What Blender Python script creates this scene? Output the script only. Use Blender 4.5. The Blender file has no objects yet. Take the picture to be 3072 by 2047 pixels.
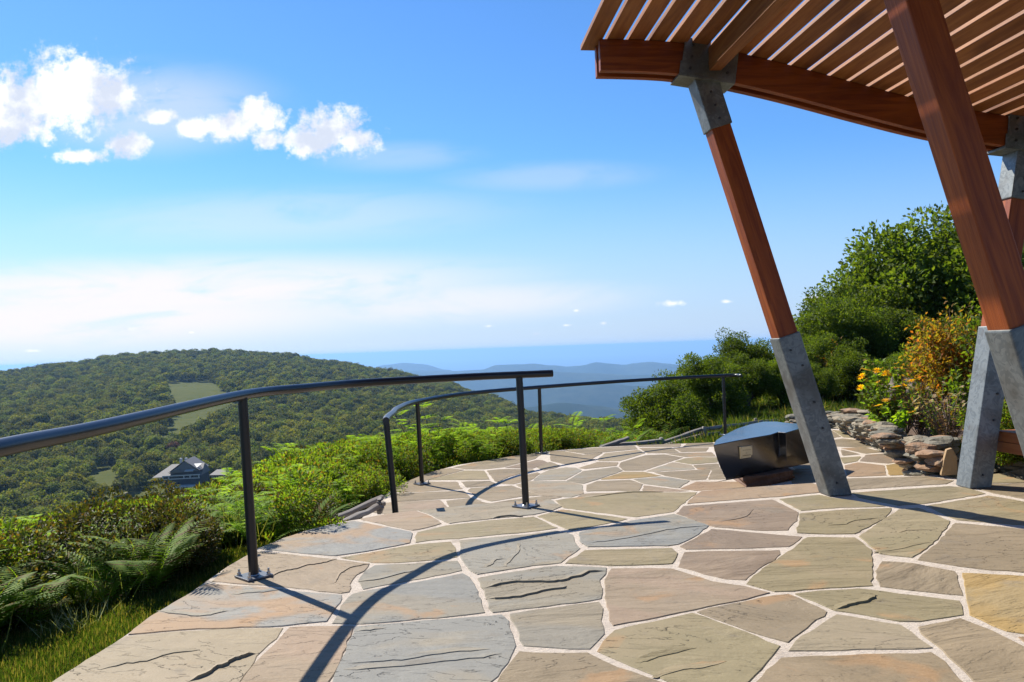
import bpy, bmesh, math, random
import numpy as np
from mathutils import Vector, Matrix
R=math.radians
rnd=random.Random(7); nr=np.random.RandomState(11)
D=bpy.data
sc=bpy.context.scene
COL=sc.collection
# ------------------------------------------------------------------ camera, world, sun, exposure
F=2480.0; ROLL=R(2.03); H=1.40; STEP=0.45; CY=1045.0          # focal length in photo pixels, eye height above the upper terrace
cam_d=D.cameras.new("camera"); cam=D.objects.new("camera",cam_d); COL.objects.link(cam)
cam_d.sensor_fit='HORIZONTAL'; cam_d.sensor_width=36.0; cam_d.lens=F/3072*36
cam_d.shift_y=(CY-1023.5)/3072; cam_d.clip_start=0.05; cam_d.clip_end=200000
cam.matrix_world=Matrix.Translation((0,0,H))@Matrix.Rotation(R(90),4,'X')@Matrix.Rotation(-ROLL,4,'Z')
sc.camera=cam
sc.view_settings.view_transform='Standard'; sc.view_settings.look='None'; sc.view_settings.gamma=1
sc.view_settings.exposure=0.90
SUN_AZ=R(-44.7); SUN_EL=R(45)                       # azimuth from +Y, clockwise positive
sd=Vector((math.sin(SUN_AZ)*math.cos(SUN_EL),math.cos(SUN_AZ)*math.cos(SUN_EL),math.sin(SUN_EL)))
sl=D.lights.new("sun",'SUN'); sl.energy=4.8; sl.angle=R(0.5); sl.color=(1,.94,.83)
so=D.objects.new("sun",sl); COL.objects.link(so); so.rotation_euler=(-sd).to_track_quat('-Z','Y').to_euler()

class NT:
    def __init__(s,tree): s.t=tree; s.n=tree.nodes; s.l=tree.links
    def new(s,typ,**kw):
        n=s.n.new(typ)
        for k,v in kw.items():
            if k=='inp':
                for a,b in v.items():
                    if isinstance(b,bpy.types.NodeSocket): s.l.new(b,n.inputs[a])
                    else: n.inputs[a].default_value=b
            else: setattr(n,k,v)
        return n
    def math(s,op,a,b=None,c=None,clamp=False):
        i={0:a}
        if b is not None:i[1]=b
        if c is not None:i[2]=c
        n=s.new('ShaderNodeMath',operation=op,inp=i); n.use_clamp=clamp; return n.outputs[0]
    def vmath(s,op,a,b=None):
        i={0:a}
        if b is not None:i[1]=b
        return s.new('ShaderNodeVectorMath',operation=op,inp=i)
    def mix(s,f,a,b,typ='MIX'):
        n=s.new('ShaderNodeMix',data_type='RGBA',blend_type=typ)
        for k,v in ((0,f),(6,a),(7,b)):
            if isinstance(v,bpy.types.NodeSocket): s.l.new(v,n.inputs[k])
            else: n.inputs[k].default_value=v if k==0 else (tuple(v)+(1,))[:4]
        return n.outputs[2]
    def ss(s,v,a,b,lo=0.,hi=1.):
        n=s.new('ShaderNodeMapRange',interpolation_type='SMOOTHSTEP',inp={0:v,1:a,2:b,3:lo,4:hi}); return n.outputs[0]
    def noise(s,vec,scale,detail=4,rough=.55,dist=0.,out='Fac',dim='3D'):
        n=s.new('ShaderNodeTexNoise',noise_dimensions=dim,inp={'Scale':scale,'Detail':detail,'Roughness':rough,'Distortion':dist})
        if vec is not None: s.l.new(vec,n.inputs['Vector'])
        return n.outputs[out]

w=D.worlds.new("World"); sc.world=w; w.use_nodes=True
T=NT(w.node_tree); T.n.clear()
sky=T.new('ShaderNodeTexSky'); sky.sky_type='NISHITA'; sky.sun_disc=False
sky.sun_elevation=SUN_EL; sky.sun_rotation=SUN_AZ; sky.altitude=1200; sky.air_density=1.15; sky.dust_density=.35; sky.ozone_density=1.9
tc=T.new('ShaderNodeTexCoord').outputs['Generated']
sep=T.new('ShaderNodeSeparateXYZ',inp={0:tc})
X,Y,Z=sep.outputs
ys=T.math('MAXIMUM',Y,.05)
gx=T.math('DIVIDE',X,ys); gz=T.math('DIVIDE',Z,ys)     # direction on the northern half of the sky: tan(azimuth), tan(elevation)
g=T.new('ShaderNodeCombineXYZ',inp={0:gx,1:gz,2:0.}).outputs[0]
front=T.ss(Y,.05,.3)
def blob(cx,cz,rx,rz):
    a=T.math('DIVIDE',T.math('SUBTRACT',gx,cx),rx); b=T.math('DIVIDE',T.math('SUBTRACT',gz,cz),rz)
    r=T.math('SQRT',T.math('ADD',T.math('MULTIPLY',a,a),T.math('MULTIPLY',b,b)))
    return T.math('SUBTRACT',1.,r)
def sp(px,py):   # photo pixel -> tangent direction
    Xp=(px-1536)/F; Zp=-(py-CY)/F
    return (math.cos(ROLL)*Xp+math.sin(ROLL)*Zp, -math.sin(ROLL)*Xp+math.cos(ROLL)*Zp)
nz=T.noise(g,22,10,.66); nz2=T.noise(g,9,4,.5)
fn0=T.math('ADD',T.math('MULTIPLY',T.math('SUBTRACT',nz,.5),2.3),T.math('MULTIPLY',T.math('SUBTRACT',nz2,.5),1.2))
fn=T.math('ADD',fn0,T.math('MULTIPLY',T.math('SUBTRACT',T.noise(g,75,6,.6),.5),1.5))
cum=None
for px,py,rx,ry in ((120,300,330,150),(260,245,120,75),(30,370,160,90),(330,290,95,90),(690,380,120,55),(780,360,90,70),(600,385,80,35),(800,420,60,50),(990,395,115,90),(930,430,100,60),(1060,425,100,55),(400,430,85,45),(470,350,60,28),(230,470,110,30),(2020,910,60,14),(2450,898,62,16),(1730,932,24,8),(1810,970,20,8),(385,990,38,10),(1470,978,18,6),(2180,905,25,8),(100,1053,40,7),(1610,1002,20,6),(1700,976,22,6),(575,998,14,5)):
    cx,cz=sp(px,py); b=blob(cx,cz,rx*1.02/F,ry*1.02/F); b=T.math('MULTIPLY',b,.5) if ry<17 else b; cum=b if cum is None else T.math('MAXIMUM',cum,b)
small=T.ss(gz,.03,.12,.6,1.)
den=T.math('ADD',T.math('MULTIPLY',cum,1.35),T.math('MULTIPLY',fn,small))
dcl=T.math('MULTIPLY',T.ss(den,.02,.80),front)
# thin high veils
vs=T.vmath('MULTIPLY',g,(2.2,9.,1.)).outputs[0]
nv=T.noise(vs,2.6,7,.62,.6)
vb=None
for px,py,rx,ry,k in ((420,880,1500,140,1.),(200,960,1400,120,1.),(1250,910,900,90,.7),(1200,470,330,60,.22),(450,330,500,180,.45),(1650,530,420,60,.22),(850,650,900,110,.3)):
    cx,cz=sp(px,py); b=T.math('MULTIPLY',T.ss(blob(cx,cz,rx/F,ry/F),0.,.8),k); vb=b if vb is None else T.math('MAXIMUM',vb,b)
veil=T.math('MULTIPLY',T.math('MULTIPLY',vb,T.ss(nv,.24,.54)),front)
veil=T.math('MULTIPLY',veil,.92)
sh=T.noise(g,16,5,.6)
ccol=T.mix(T.ss(sh,.38,.60),(7.0,7.7,9.2),(11.6,11.6,11.6))
el=T.math('DIVIDE',Z,1.)
skc=T.mix(1.,sky.outputs[0],(.66,1.12,1.62),'MULTIPLY')
westw=T.ss(gx,.9,-.9,0.,1.)
hz=T.mix(westw,(4.6,6.1,8.8),(7.6,8.4,9.6))
skc=T.mix(T.ss(el,-.02,.24,.92,0.),skc,hz)
c1=T.mix(veil,skc,(9.9,9.4,10.3))
c2=T.mix(dcl,c1,ccol)
bg=T.new('ShaderNodeBackground',inp={'Color':c2,'Strength':.056})
T.l.new(bg.outputs[0],T.new('ShaderNodeOutputWorld').inputs[0])

# ------------------------------------------------------------------ helpers
def ray(px,py):
    a,b=sp(px,py); return np.array([a,1.,b])
def pl(px,py,z):
    d=ray(px,py); t=(z-H)/d[2]; return np.array([d[0]*t,d[1]*t,z])
def at(px,py,d):
    r=ray(px,py); return np.array([r[0]*d,d,H+r[2]*d])
def toz(px,py,d): return at(px,py,d)[2]
def proj(x,y,z):
    X=x/y; Zz=(z-H)/y; c,s=math.cos(ROLL),math.sin(ROLL)
    return 1536+F*(c*X-s*Zz), CY-F*(s*X+c*Zz)
def inpoly(x,y,P):
    r=False; n=len(P); j=n-1
    for i in range(n):
        xi,yi=P[i][0],P[i][1]; xj,yj=P[j][0],P[j][1]
        if (yi>y)!=(yj>y) and x<(xj-xi)*(y-yi)/(yj-yi)+xi: r=not r
        j=i
    return r
def tag(o,label=None,cat=None,group=None,kind=None):
    if label:o['label']=label
    if cat:o['category']=cat
    if group:o['group']=group
    if kind:o['kind']=kind
    return o
def empty(name,loc=(0,0,0),rz=0):
    o=D.objects.new(name,None); COL.objects.link(o); o.location=loc; o.rotation_euler=(0,0,rz); o.empty_display_size=.1; return o
def mesh_obj(name,verts,faces,mat,parent=None,smooth=False,attrs=None,link=True,mats=None):
    me=D.meshes.new(name); me.from_pydata([tuple(v) for v in verts],[],[tuple(f) for f in faces]); 
    for m in (mats or [mat]): me.materials.append(m)
    if smooth: me.polygons.foreach_set('use_smooth',[True]*len(me.polygons))
    if attrs:
        for k,(typ,dom,arr) in attrs.items():
            a=me.attributes.new(k,typ,dom); a.data.foreach_set('color' if 'COLOR' in typ else ('vector' if 'VECTOR' in typ else 'value'),np.asarray(arr,dtype=np.float32).ravel())
    me.update()
    o=D.objects.new(name,me)
    if link: COL.objects.link(o)
    if parent: o.parent=parent
    return o
class MB:
    def __init__(s): s.v=[]; s.f=[]
    def add(s,v,f):
        n=len(s.v); s.v+= [tuple(map(float,p)) for p in v]; s.f+=[tuple(i+n for i in q) for q in f]; return s
    def hexa(s,p): # 8 points bottom 4, top 4
        return s.add(p,[(3,2,1,0),(4,5,6,7),(0,1,5,4),(1,2,6,5),(2,3,7,6),(3,0,4,7)])
    def box(s,c,d,M=None):
        x,y,z=c; a,b,e=d[0]/2,d[1]/2,d[2]/2
        p=[(x-a,y-b,z-e),(x+a,y-b,z-e),(x+a,y+b,z-e),(x-a,y+b,z-e),(x-a,y-b,z+e),(x+a,y-b,z+e),(x+a,y+b,z+e),(x-a,y+b,z+e)]
        if M is not None: p=[M@Vector(q) for q in p]
        return s.hexa(p)
    def tube(s,pts,r,n=14,cap=True,up=Vector((0,0,1))):
        pts=[Vector(p) for p in pts]; rs=r if hasattr(r,'__len__') else [r]*len(pts); b=len(s.v)
        for i,p in enumerate(pts):
            t=(pts[min(i+1,len(pts)-1)]-pts[max(i-1,0)]).normalized()
            a=t.cross(up if abs(t.dot(up))<.95 else Vector((1,0,0))).normalized(); c=a.cross(t)
            for k in range(n):
                q=p+(a*math.cos(2*math.pi*k/n)+c*math.sin(2*math.pi*k/n))*rs[i]; s.v.append(tuple(q))
        for i in range(len(pts)-1):
            for k in range(n):
                k2=(k+1)%n; s.f.append((b+i*n+k,b+i*n+k2,b+(i+1)*n+k2,b+(i+1)*n+k))
        if cap:
            s.f.append(tuple(b+k for k in range(n))[::-1]); s.f.append(tuple(b+(len(pts)-1)*n+k for k in range(n)))
        return s
    def prism(s,poly,z0,z1):
        n=len(poly); v=[(p[0],p[1],z0) for p in poly]+[(p[0],p[1],z1) for p in poly]
        return s.add(v,[tuple(range(n))[::-1],tuple(range(n,2*n))]+[(i,(i+1)%n,n+(i+1)%n,n+i) for i in range(n)])
    def build(s,name,mat,parent=None,smooth=False,bevel=0,seg=2,fix=True,link=True,angle=None):
        o=mesh_obj(name,s.v,s.f,mat,parent,smooth,link=link)
        bm=bmesh.new(); bm.from_mesh(o.data)
        if fix: bmesh.ops.recalc_face_normals(bm,faces=bm.faces)
        if bevel:
            ed=[e for e in bm.edges if len(e.link_faces)==2 and e.calc_face_angle(0)>R(25)]
            bmesh.ops.bevel(bm,geom=ed,offset=bevel,segments=seg,affect='EDGES',profile=.6,clamp_overlap=True)
        bm.to_mesh(o.data); bm.free()
        if smooth:
            o.data.polygons.foreach_set('use_smooth',[True]*len(o.data.polygons))
            if angle: o.data.set_sharp_from_angle(angle=R(angle))
        return o
def spline(P,n=12):
    P=[Vector(p) for p in P]; out=[]
    for i in range(len(P)-1):
        p0=P[max(i-1,0)];p1=P[i];p2=P[i+1];p3=P[min(i+2,len(P)-1)]
        for k in range(n):
            t=k/n; out.append(.5*((2*p1)+(p2-p0)*t+(2*p0-5*p1+4*p2-p3)*t*t+(3*p1-p0-3*p2+p3)*t**3))
    out.append(P[-1]); return out

# ------------------------------------------------------------------ materials
ALB=.70
def newmat(name):
    m=D.materials.new(name); m.use_nodes=True; t=NT(m.node_tree); t.n.clear()
    return m,t
def pbr(name,col,rough=.6,metal=0.,bump=None,spec=.5,coat=0.,coatr=.1):
    """col: colour or function(t)->socket ; bump: function(t)->(height,dist)"""
    m,t=newmat(name)
    b=t.new('ShaderNodeBsdfPrincipled',inp={'Roughness':rough if not callable(rough) else .5,'Metallic':metal,'Specular IOR Level':spec,'Coat Weight':coat,'Coat Roughness':coatr})
    if callable(rough): t.l.new(rough(t),b.inputs['Roughness'])
    if callable(col):
        sc_=t.vmath('SCALE',col(t)); sc_.inputs['Scale'].default_value=ALB; t.l.new(sc_.outputs[0],b.inputs['Base Color'])
    else: b.inputs['Base Color'].default_value=(*[q*ALB for q in col],1)
    if bump:
        h,dist,stg=bump(t); bn=t.new('ShaderNodeBump',inp={'Height':h,'Distance':dist,'Strength':stg}); t.l.new(bn.outputs[0],b.inputs['Normal'])
    t.l.new(b.outputs[0],t.new('ShaderNodeOutputMaterial').inputs[0]); return m
def pos(t): return t.new('ShaderNodeNewGeometry').outputs['Position']
def objc(t): return t.new('ShaderNodeTexCoord').outputs['Object']

def leafmat(name,c1,c2,tr=.5,gloss=.35,c3=None):
    m,t=newmat(name)
    ge=t.new('ShaderNodeNewGeometry'); isl=ge.outputs['Random Per Island']
    oi=t.new('ShaderNodeObjectInfo').outputs['Random']
    c=t.mix(isl,c1,c2)
    if name=='forest_leaf': c=t.mix(t.math('FRACT',t.math('MULTIPLY',oi,17.3)),c,t.vmath('MULTIPLY',c,(1.55,1.15,.7)).outputs[0])
    if c3: c=t.mix(t.ss(t.math('FRACT',t.math('MULTIPLY',isl,7.31)),.82,.86),c,c3)
    v=t.math('ADD',t.math('MULTIPLY',oi,(1.1 if name=='forest_leaf' else .5)*ALB),(.5 if name=='forest_leaf' else .75)*ALB)
    c=t.vmath('SCALE',c); t.l.new(v,c.inputs['Scale']); c=c.outputs[0]
    # src vector of SCALE is input 0
    di=t.new('ShaderNodeBsdfPrincipled',inp={'Base Color':c,'Roughness':gloss+.25,'Specular IOR Level':.18})
    tc_=t.mix(1.,c,(2.5,2.5,.7),'MULTIPLY')
    tl=t.new('ShaderNodeBsdfTranslucent',inp={'Color':tc_})
    mx=t.new('ShaderNodeMixShader',inp={0:tr,1:di.outputs[0],2:tl.outputs[0]})
    t.l.new(mx.outputs[0],t.new('ShaderNodeOutputMaterial').inputs[0]); return m
M={}
M['fern']=leafmat('fern_leaf',(.13,.25,.022),(.24,.36,.035),.5,.4,(.20,.13,.04))
M['bright']=leafmat('sapling_leaf',(.13,.25,.02),(.28,.40,.035),.5,.38)
M['bush']=leafmat('bush_leaf',(.075,.135,.016),(.18,.24,.03),.48,.35,(.17,.11,.03))
M['dark']=leafmat('dark_leaf',(.04,.06,.014),(.10,.085,.025),.32,.28,(.13,.075,.03))
M['oak']=leafmat('oak_leaf',(.055,.10,.014),(.14,.18,.025),.42,.36)
M['far']=leafmat('forest_leaf',(.075,.12,.015),(.15,.17,.025),.25,.7)
M['red_far']=leafmat('red_tree_leaf',(.10,.04,.03),(.13,.06,.04),.2,.7)
M['orange']=leafmat('orange_leaf',(.32,.14,.025),(.20,.22,.035),.5,.4,(.42,.13,.03))
M['dry']=leafmat('dry_leaf',(.16,.07,.035),(.28,.17,.09),.35,.6,(.07,.11,.02))
M['grass']=leafmat('grass_blade',(.04,.08,.012),(.085,.12,.025),.45,.5,(.2,.17,.07))
M['straw']=leafmat('tall_grass',(.12,.17,.05),(.26,.25,.11),.45,.5)
M['pale_grass']=leafmat('pale_grass_blade',(.35,.38,.24),(.45,.45,.33),.3,.5)
M['petal']=leafmat('yellow_petal',(.75,.40,.02),(.80,.48,.03),.4,.5)
M['cream']=leafmat('cream_flower',(.45,.36,.26),(.6,.5,.4),.4,.7,(.4,.22,.13))
M['purple']=leafmat('purple_petal',(.25,.1,.4),(.3,.12,.42),.4,.5)
M['cone']=pbr('flower_centre',(.16,.06,.02),.8)
M['bark']=pbr('bark',lambda t:t.mix(t.noise(objc(t),9,5),(.06,.045,.035),(.15,.12,.095)),.9,bump=lambda t:(t.noise(objc(t),20,6),.02,.7))
M['stem']=pbr('green_stem',(.09,.11,.04),.6)
M['twig']=pbr('brown_twig',(.17,.10,.065),.7)

def wood(name,ca,cb,dark,rough=.5,coat=.05):
    def col(t):
        o=t.new('ShaderNodeAttribute',attribute_name='grain').outputs['Vector']
        v=t.vmath('MULTIPLY',o,(1.3,18.,18.)).outputs[0]
        n=t.noise(v,1.,8,.62,1.2); n2=t.noise(t.vmath('MULTIPLY',o,(.6,3.,3.)).outputs[0],1.,3,.5,.5)
        fi=t.noise(t.vmath('MULTIPLY',o,(4.,140.,140.)).outputs[0],1.,3,.6)
        c=t.mix(t.ss(n,.3,.7),ca,cb); c=t.mix(t.ss(n2,.5,.75),c,dark); c=t.mix(t.ss(fi,.62,.75,0,.45),c,dark)
        oi=t.new('ShaderNodeAttribute',attribute_name='tone').outputs['Fac']
        s=t.vmath('SCALE',c); t.l.new(t.math('ADD',t.math('MULTIPLY',oi,.45),.78),s.inputs['Scale']); return s.outputs[0]
    def bp(t):
        o=t.new('ShaderNodeAttribute',attribute_name='grain').outputs['Vector']
        return t.noise(t.vmath('MULTIPLY',o,(3.,90.,90.)).outputs[0],1.,5,.65,.6),.0025,.8
    return pbr(name,col,rough,bump=bp,coat=coat,coatr=.35,spec=.3)
M['timber']=wood('stained_timber',(.23,.040,.006),(.43,.10,.013),(.10,.017,.004))
M['slat']=wood('slat_timber',(.27,.088,.024),(.42,.165,.048),(.13,.036,.011),.6,.0)
M['bench_wood']=wood('bench_timber',(.33,.10,.028),(.42,.15,.045),(.22,.06,.018))
M['grey_wood']=wood('weathered_timber',(.26,.23,.20),(.42,.38,.34),(.12,.08,.055),.85,0)
def galv(t):
    p=objc(t); v=t.new('ShaderNodeTexVoronoi',inp={'Vector':t.vmath('ADD',p,t.new('ShaderNodeTexNoise',inp={'Vector':p,'Scale':6.}).outputs['Color']).outputs[0],'Scale':14.}).outputs['Color']
    k=t.new('ShaderNodeSeparateColor',inp={0:v}).outputs[0]
    n=t.noise(p,5,6,.6)
    c=t.mix(t.ss(k,.1,.9),(.20,.22,.222),(.29,.31,.305)); c=t.mix(t.ss(n,.63,.69,0,.7),c,(.38,.40,.39)); c=t.mix(t.ss(t.noise(p,2.2,3),.48,.66,0,.7),c,(.12,.105,.085)); return t.mix(t.ss(t.noise(t.vmath('MULTIPLY',p,(9,9,2)).outputs[0],1.,4,.6),.64,.74,0,.5),c,(.17,.10,.06))
M['galv']=pbr('galvanised_steel',galv,.48,.55,bump=lambda t:(t.noise(objc(t),30,4),.002,.4))
M['bolt']=pbr('bolt_steel',(.55,.56,.58),.28,1.)
M['dullbolt']=pbr('dull_bolt',(.10,.10,.10),.5,.8)
M['rail']=pbr('black_paint',(.011,.012,.016),.33,bump=lambda t:(t.noise(objc(t),60,3),.0006,.5))
M['plate']=pbr('base_plate_steel',(.16,.17,.20),.4,.3)
def polished(t):
    p=objc(t); return t.mix(t.ss(t.noise(p,2.4,5,.6),.45,.65),(.014,.015,.018),(.05,.032,.022))
M['black_stone']=pbr('polished_black_stone',polished,.22,coat=.25,coatr=.1,bump=lambda t:(t.noise(objc(t),5,5),.01,.25))
M['brown_rock']=pbr('rough_brown_rock',lambda t:t.mix(t.noise(objc(t),6,6),(.07,.03,.015),(.24,.11,.045)),.7,bump=lambda t:(t.noise(objc(t),8,7),.05,.9))
M['brass']=pbr('brass_plaque',lambda t:t.mix(t.noise(objc(t),14,3),(.86,.70,.40),(1.,.84,.52)),.45,.0)
M['engrave']=pbr('engraved_letters',(.20,.13,.05),.7)

def rockcol(t):
    ge=t.new('ShaderNodeNewGeometry'); isl=ge.outputs['Random Per Island']; p=pos(t)
    c=t.mix(t.ss(isl,.2,.8),(.20,.18,.13),(.33,.27,.18)); c=t.mix(t.ss(t.math('FRACT',t.math('MULTIPLY',isl,5.7)),.7,.75),c,(.34,.20,.11))
    c=t.mix(t.ss(t.noise(p,7,6),.5,.68,0,.75),c,(.13,.125,.10)); return t.mix(t.ss(t.noise(p,18,4),.6,.7,0,.5),c,(.36,.33,.27))
M['wall_rock']=pbr('wall_rock',rockcol,.85,bump=lambda t:(t.math('ADD',t.noise(pos(t),9,7,.6),t.math('MULTIPLY',t.noise(t.vmath('MULTIPLY',pos(t),(4,4,40)).outputs[0],1.,4),.5)),.04,.9))
M['yellow_slab']=pbr('ochre_slab',lambda t:t.mix(t.noise(t.vmath('MULTIPLY',pos(t),(8,8,2)).outputs[0],1.5,6),(.36,.20,.07),(.48,.34,.19)),.8,bump=lambda t:(t.noise(pos(t),14,6),.02,.7))
M['boulder']=pbr('boulder_rock',lambda t:t.mix(t.ss(t.noise(pos(t),4,8,.65),.4,.62),(.13,.115,.09),(.34,.27,.21)),.9,bump=lambda t:(t.noise(pos(t),5,8,.65),.10,1.))
M['mulch']=pbr('mulch',lambda t:t.mix(t.noise(pos(t),30,6,.7),(.05,.028,.016),(.25,.16,.11)),.95,bump=lambda t:(t.noise(pos(t),40,5,.7),.04,1.))

# ---- flagstone paving
def flag(t):
    at_=t.new('ShaderNodeAttribute',attribute_name='scol').outputs['Color']
    s2=t.new('ShaderNodeAttribute',attribute_name='scol2').outputs['Color']
    sv=t.new('ShaderNodeAttribute',attribute_name='sdat').outputs['Vector']   # angle, seed, cleft amount
    sp_=t.new('ShaderNodeSeparateXYZ',inp={0:sv}); ang,seed,cl=sp_.outputs
    p=pos(t)
    rot=t.new('ShaderNodeVectorRotate',rotation_type='Z_AXIS',inp={'Vector':p,'Angle':ang}).outputs[0]
    off=t.new('ShaderNodeCombineXYZ',inp={0:seed,1:t.math('MULTIPLY',seed,1.7),2:t.math('MULTIPLY',seed,3.)}).outputs[0]
    q=t.vmath('ADD',rot,off).outputs[0]
    return t,at_,s2,q,cl,p
def flag_mat():
    m,t=newmat('flagstone'); t,c0,c1,q,cl,p=flag(t)
    qs=t.vmath('MULTIPLY',q,(1.,3.2,1.)).outputs[0]
    big=t.noise(t.vmath('MULTIPLY',q,(1.,1.6,1.)).outputs[0],1.1,3,.5,.5)
    c=t.mix(t.ss(big,.47,.60),c0,c1)
    c=t.mix(t.ss(t.noise(qs,4.,6,.6),.35,.7,0.,.45),c,t.vmath('MULTIPLY',c,(.90,.91,.93)).outputs[0])
    c=t.mix(t.ss(t.noise(q,70,4,.7),.3,.75,.0,.30),c,t.vmath('MULTIPLY',c,(.70,.69,.66)).outputs[0])
    c=t.mix(t.ss(t.noise(q,1.5,4,.55,1.),.60,.70,0,.55),c,(.43,.26,.13)); c=t.mix(t.ss(t.noise(q,3.1,5,.6,.4),.58,.70,0,.5),c,(.23,.205,.17))
    # cleft relief: terraced, split-like layers
    n=t.noise(t.vmath('MULTIPLY',q,(1.,2.7,1.)).outputs[0],1.15,6,.55,.3)
    st=t.math('MULTIPLY',n,13.); fl=t.math('FLOOR',st); fr=t.math('FRACT',st)
    ter=t.math('ADD',fl,t.ss(fr,0.,.10))
    mask=t.ss(t.noise(q,1.9,3,.5),.40,.58)
    ter=t.math('ADD',st,t.math('MULTIPLY',t.math('SUBTRACT',ter,st),t.math('MULTIPLY',mask,t.math('MINIMUM',cl,1.))))
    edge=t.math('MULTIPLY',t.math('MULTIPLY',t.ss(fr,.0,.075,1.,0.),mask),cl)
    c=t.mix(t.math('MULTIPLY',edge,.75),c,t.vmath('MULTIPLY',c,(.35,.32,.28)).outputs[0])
    h=t.math('ADD',t.math('MULTIPLY',ter,.30),t.math('ADD',t.math('MULTIPLY',t.noise(q,9,6,.6),.16),t.math('MULTIPLY',t.noise(q,90,4,.7),.07)))
    bn=t.new('ShaderNodeBump',inp={'Height':h,'Distance':.022,'Strength':.95})
    b=t.new('ShaderNodeBsdfPrincipled',inp={'Base Color':t.vmath('MULTIPLY',c,(ALB*1.0,ALB*.945,ALB*.86)).outputs[0],'Roughness':.7,'Specular IOR Level':.22,'Normal':bn.outputs[0]})
    t.l.new(b.outputs[0],t.new('ShaderNodeOutputMaterial').inputs[0]); return m
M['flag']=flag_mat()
M['mortar']=pbr('mortar',lambda t:t.mix(t.noise(pos(t),25,6,.7),(.60,.50,.41),(.80,.70,.60)) if False else t.mix(t.ss(t.noise(pos(t),5,6,.65),.5,.72,0,.55),t.mix(t.noise(pos(t),25,6,.7),(.58,.48,.39),(.80,.70,.59)),(.36,.29,.22)),.9,bump=lambda t:(t.noise(t.vmath('MULTIPLY',pos(t),(1,2.4,1)).outputs[0],30,6,.7),.02,.8))
M['terrace_side']=pbr('terrace_side',lambda t:t.mix(t.noise(pos(t),6,6),(.12,.10,.08),(.26,.22,.17)),.9,bump=lambda t:(t.noise(pos(t),12,6),.04,.8))

PAL={'g':((.275,.300,.315),(.33,.32,.285)),'t':((.36,.315,.235),(.40,.345,.265)),'o':((.285,.255,.150),(.33,.285,.18)),'p':((.24,.185,.160),(.30,.235,.195)),
     'r':((.36,.235,.155),(.40,.29,.20)),'y':((.43,.285,.085),(.38,.29,.14)),'b':((.26,.215,.155),(.315,.26,.19)),'c':((.385,.32,.245),(.35,.34,.30)),'u':((.33,.31,.26),(.30,.32,.32)),'k':((.36,.29,.225),(.40,.30,.24)),'q':((.30,.32,.335),(.42,.29,.19))}
CR={'P':(0,0,1),1:(150,1525,3),2:(900,1525,3),3:(1600,1525,3),4:(2288,1525,3),5:(1100,1320,4),6:(1650,1320,4),7:(2200,1340,2.698)}
PAL={k:tuple(tuple(c[i]*(.80 if k in 'gq' else .62)+(.33,.27,.18)[i]*(.20 if k in 'gq' else .38) for i in range(3)) for c in v) for k,v in PAL.items()}
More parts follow.
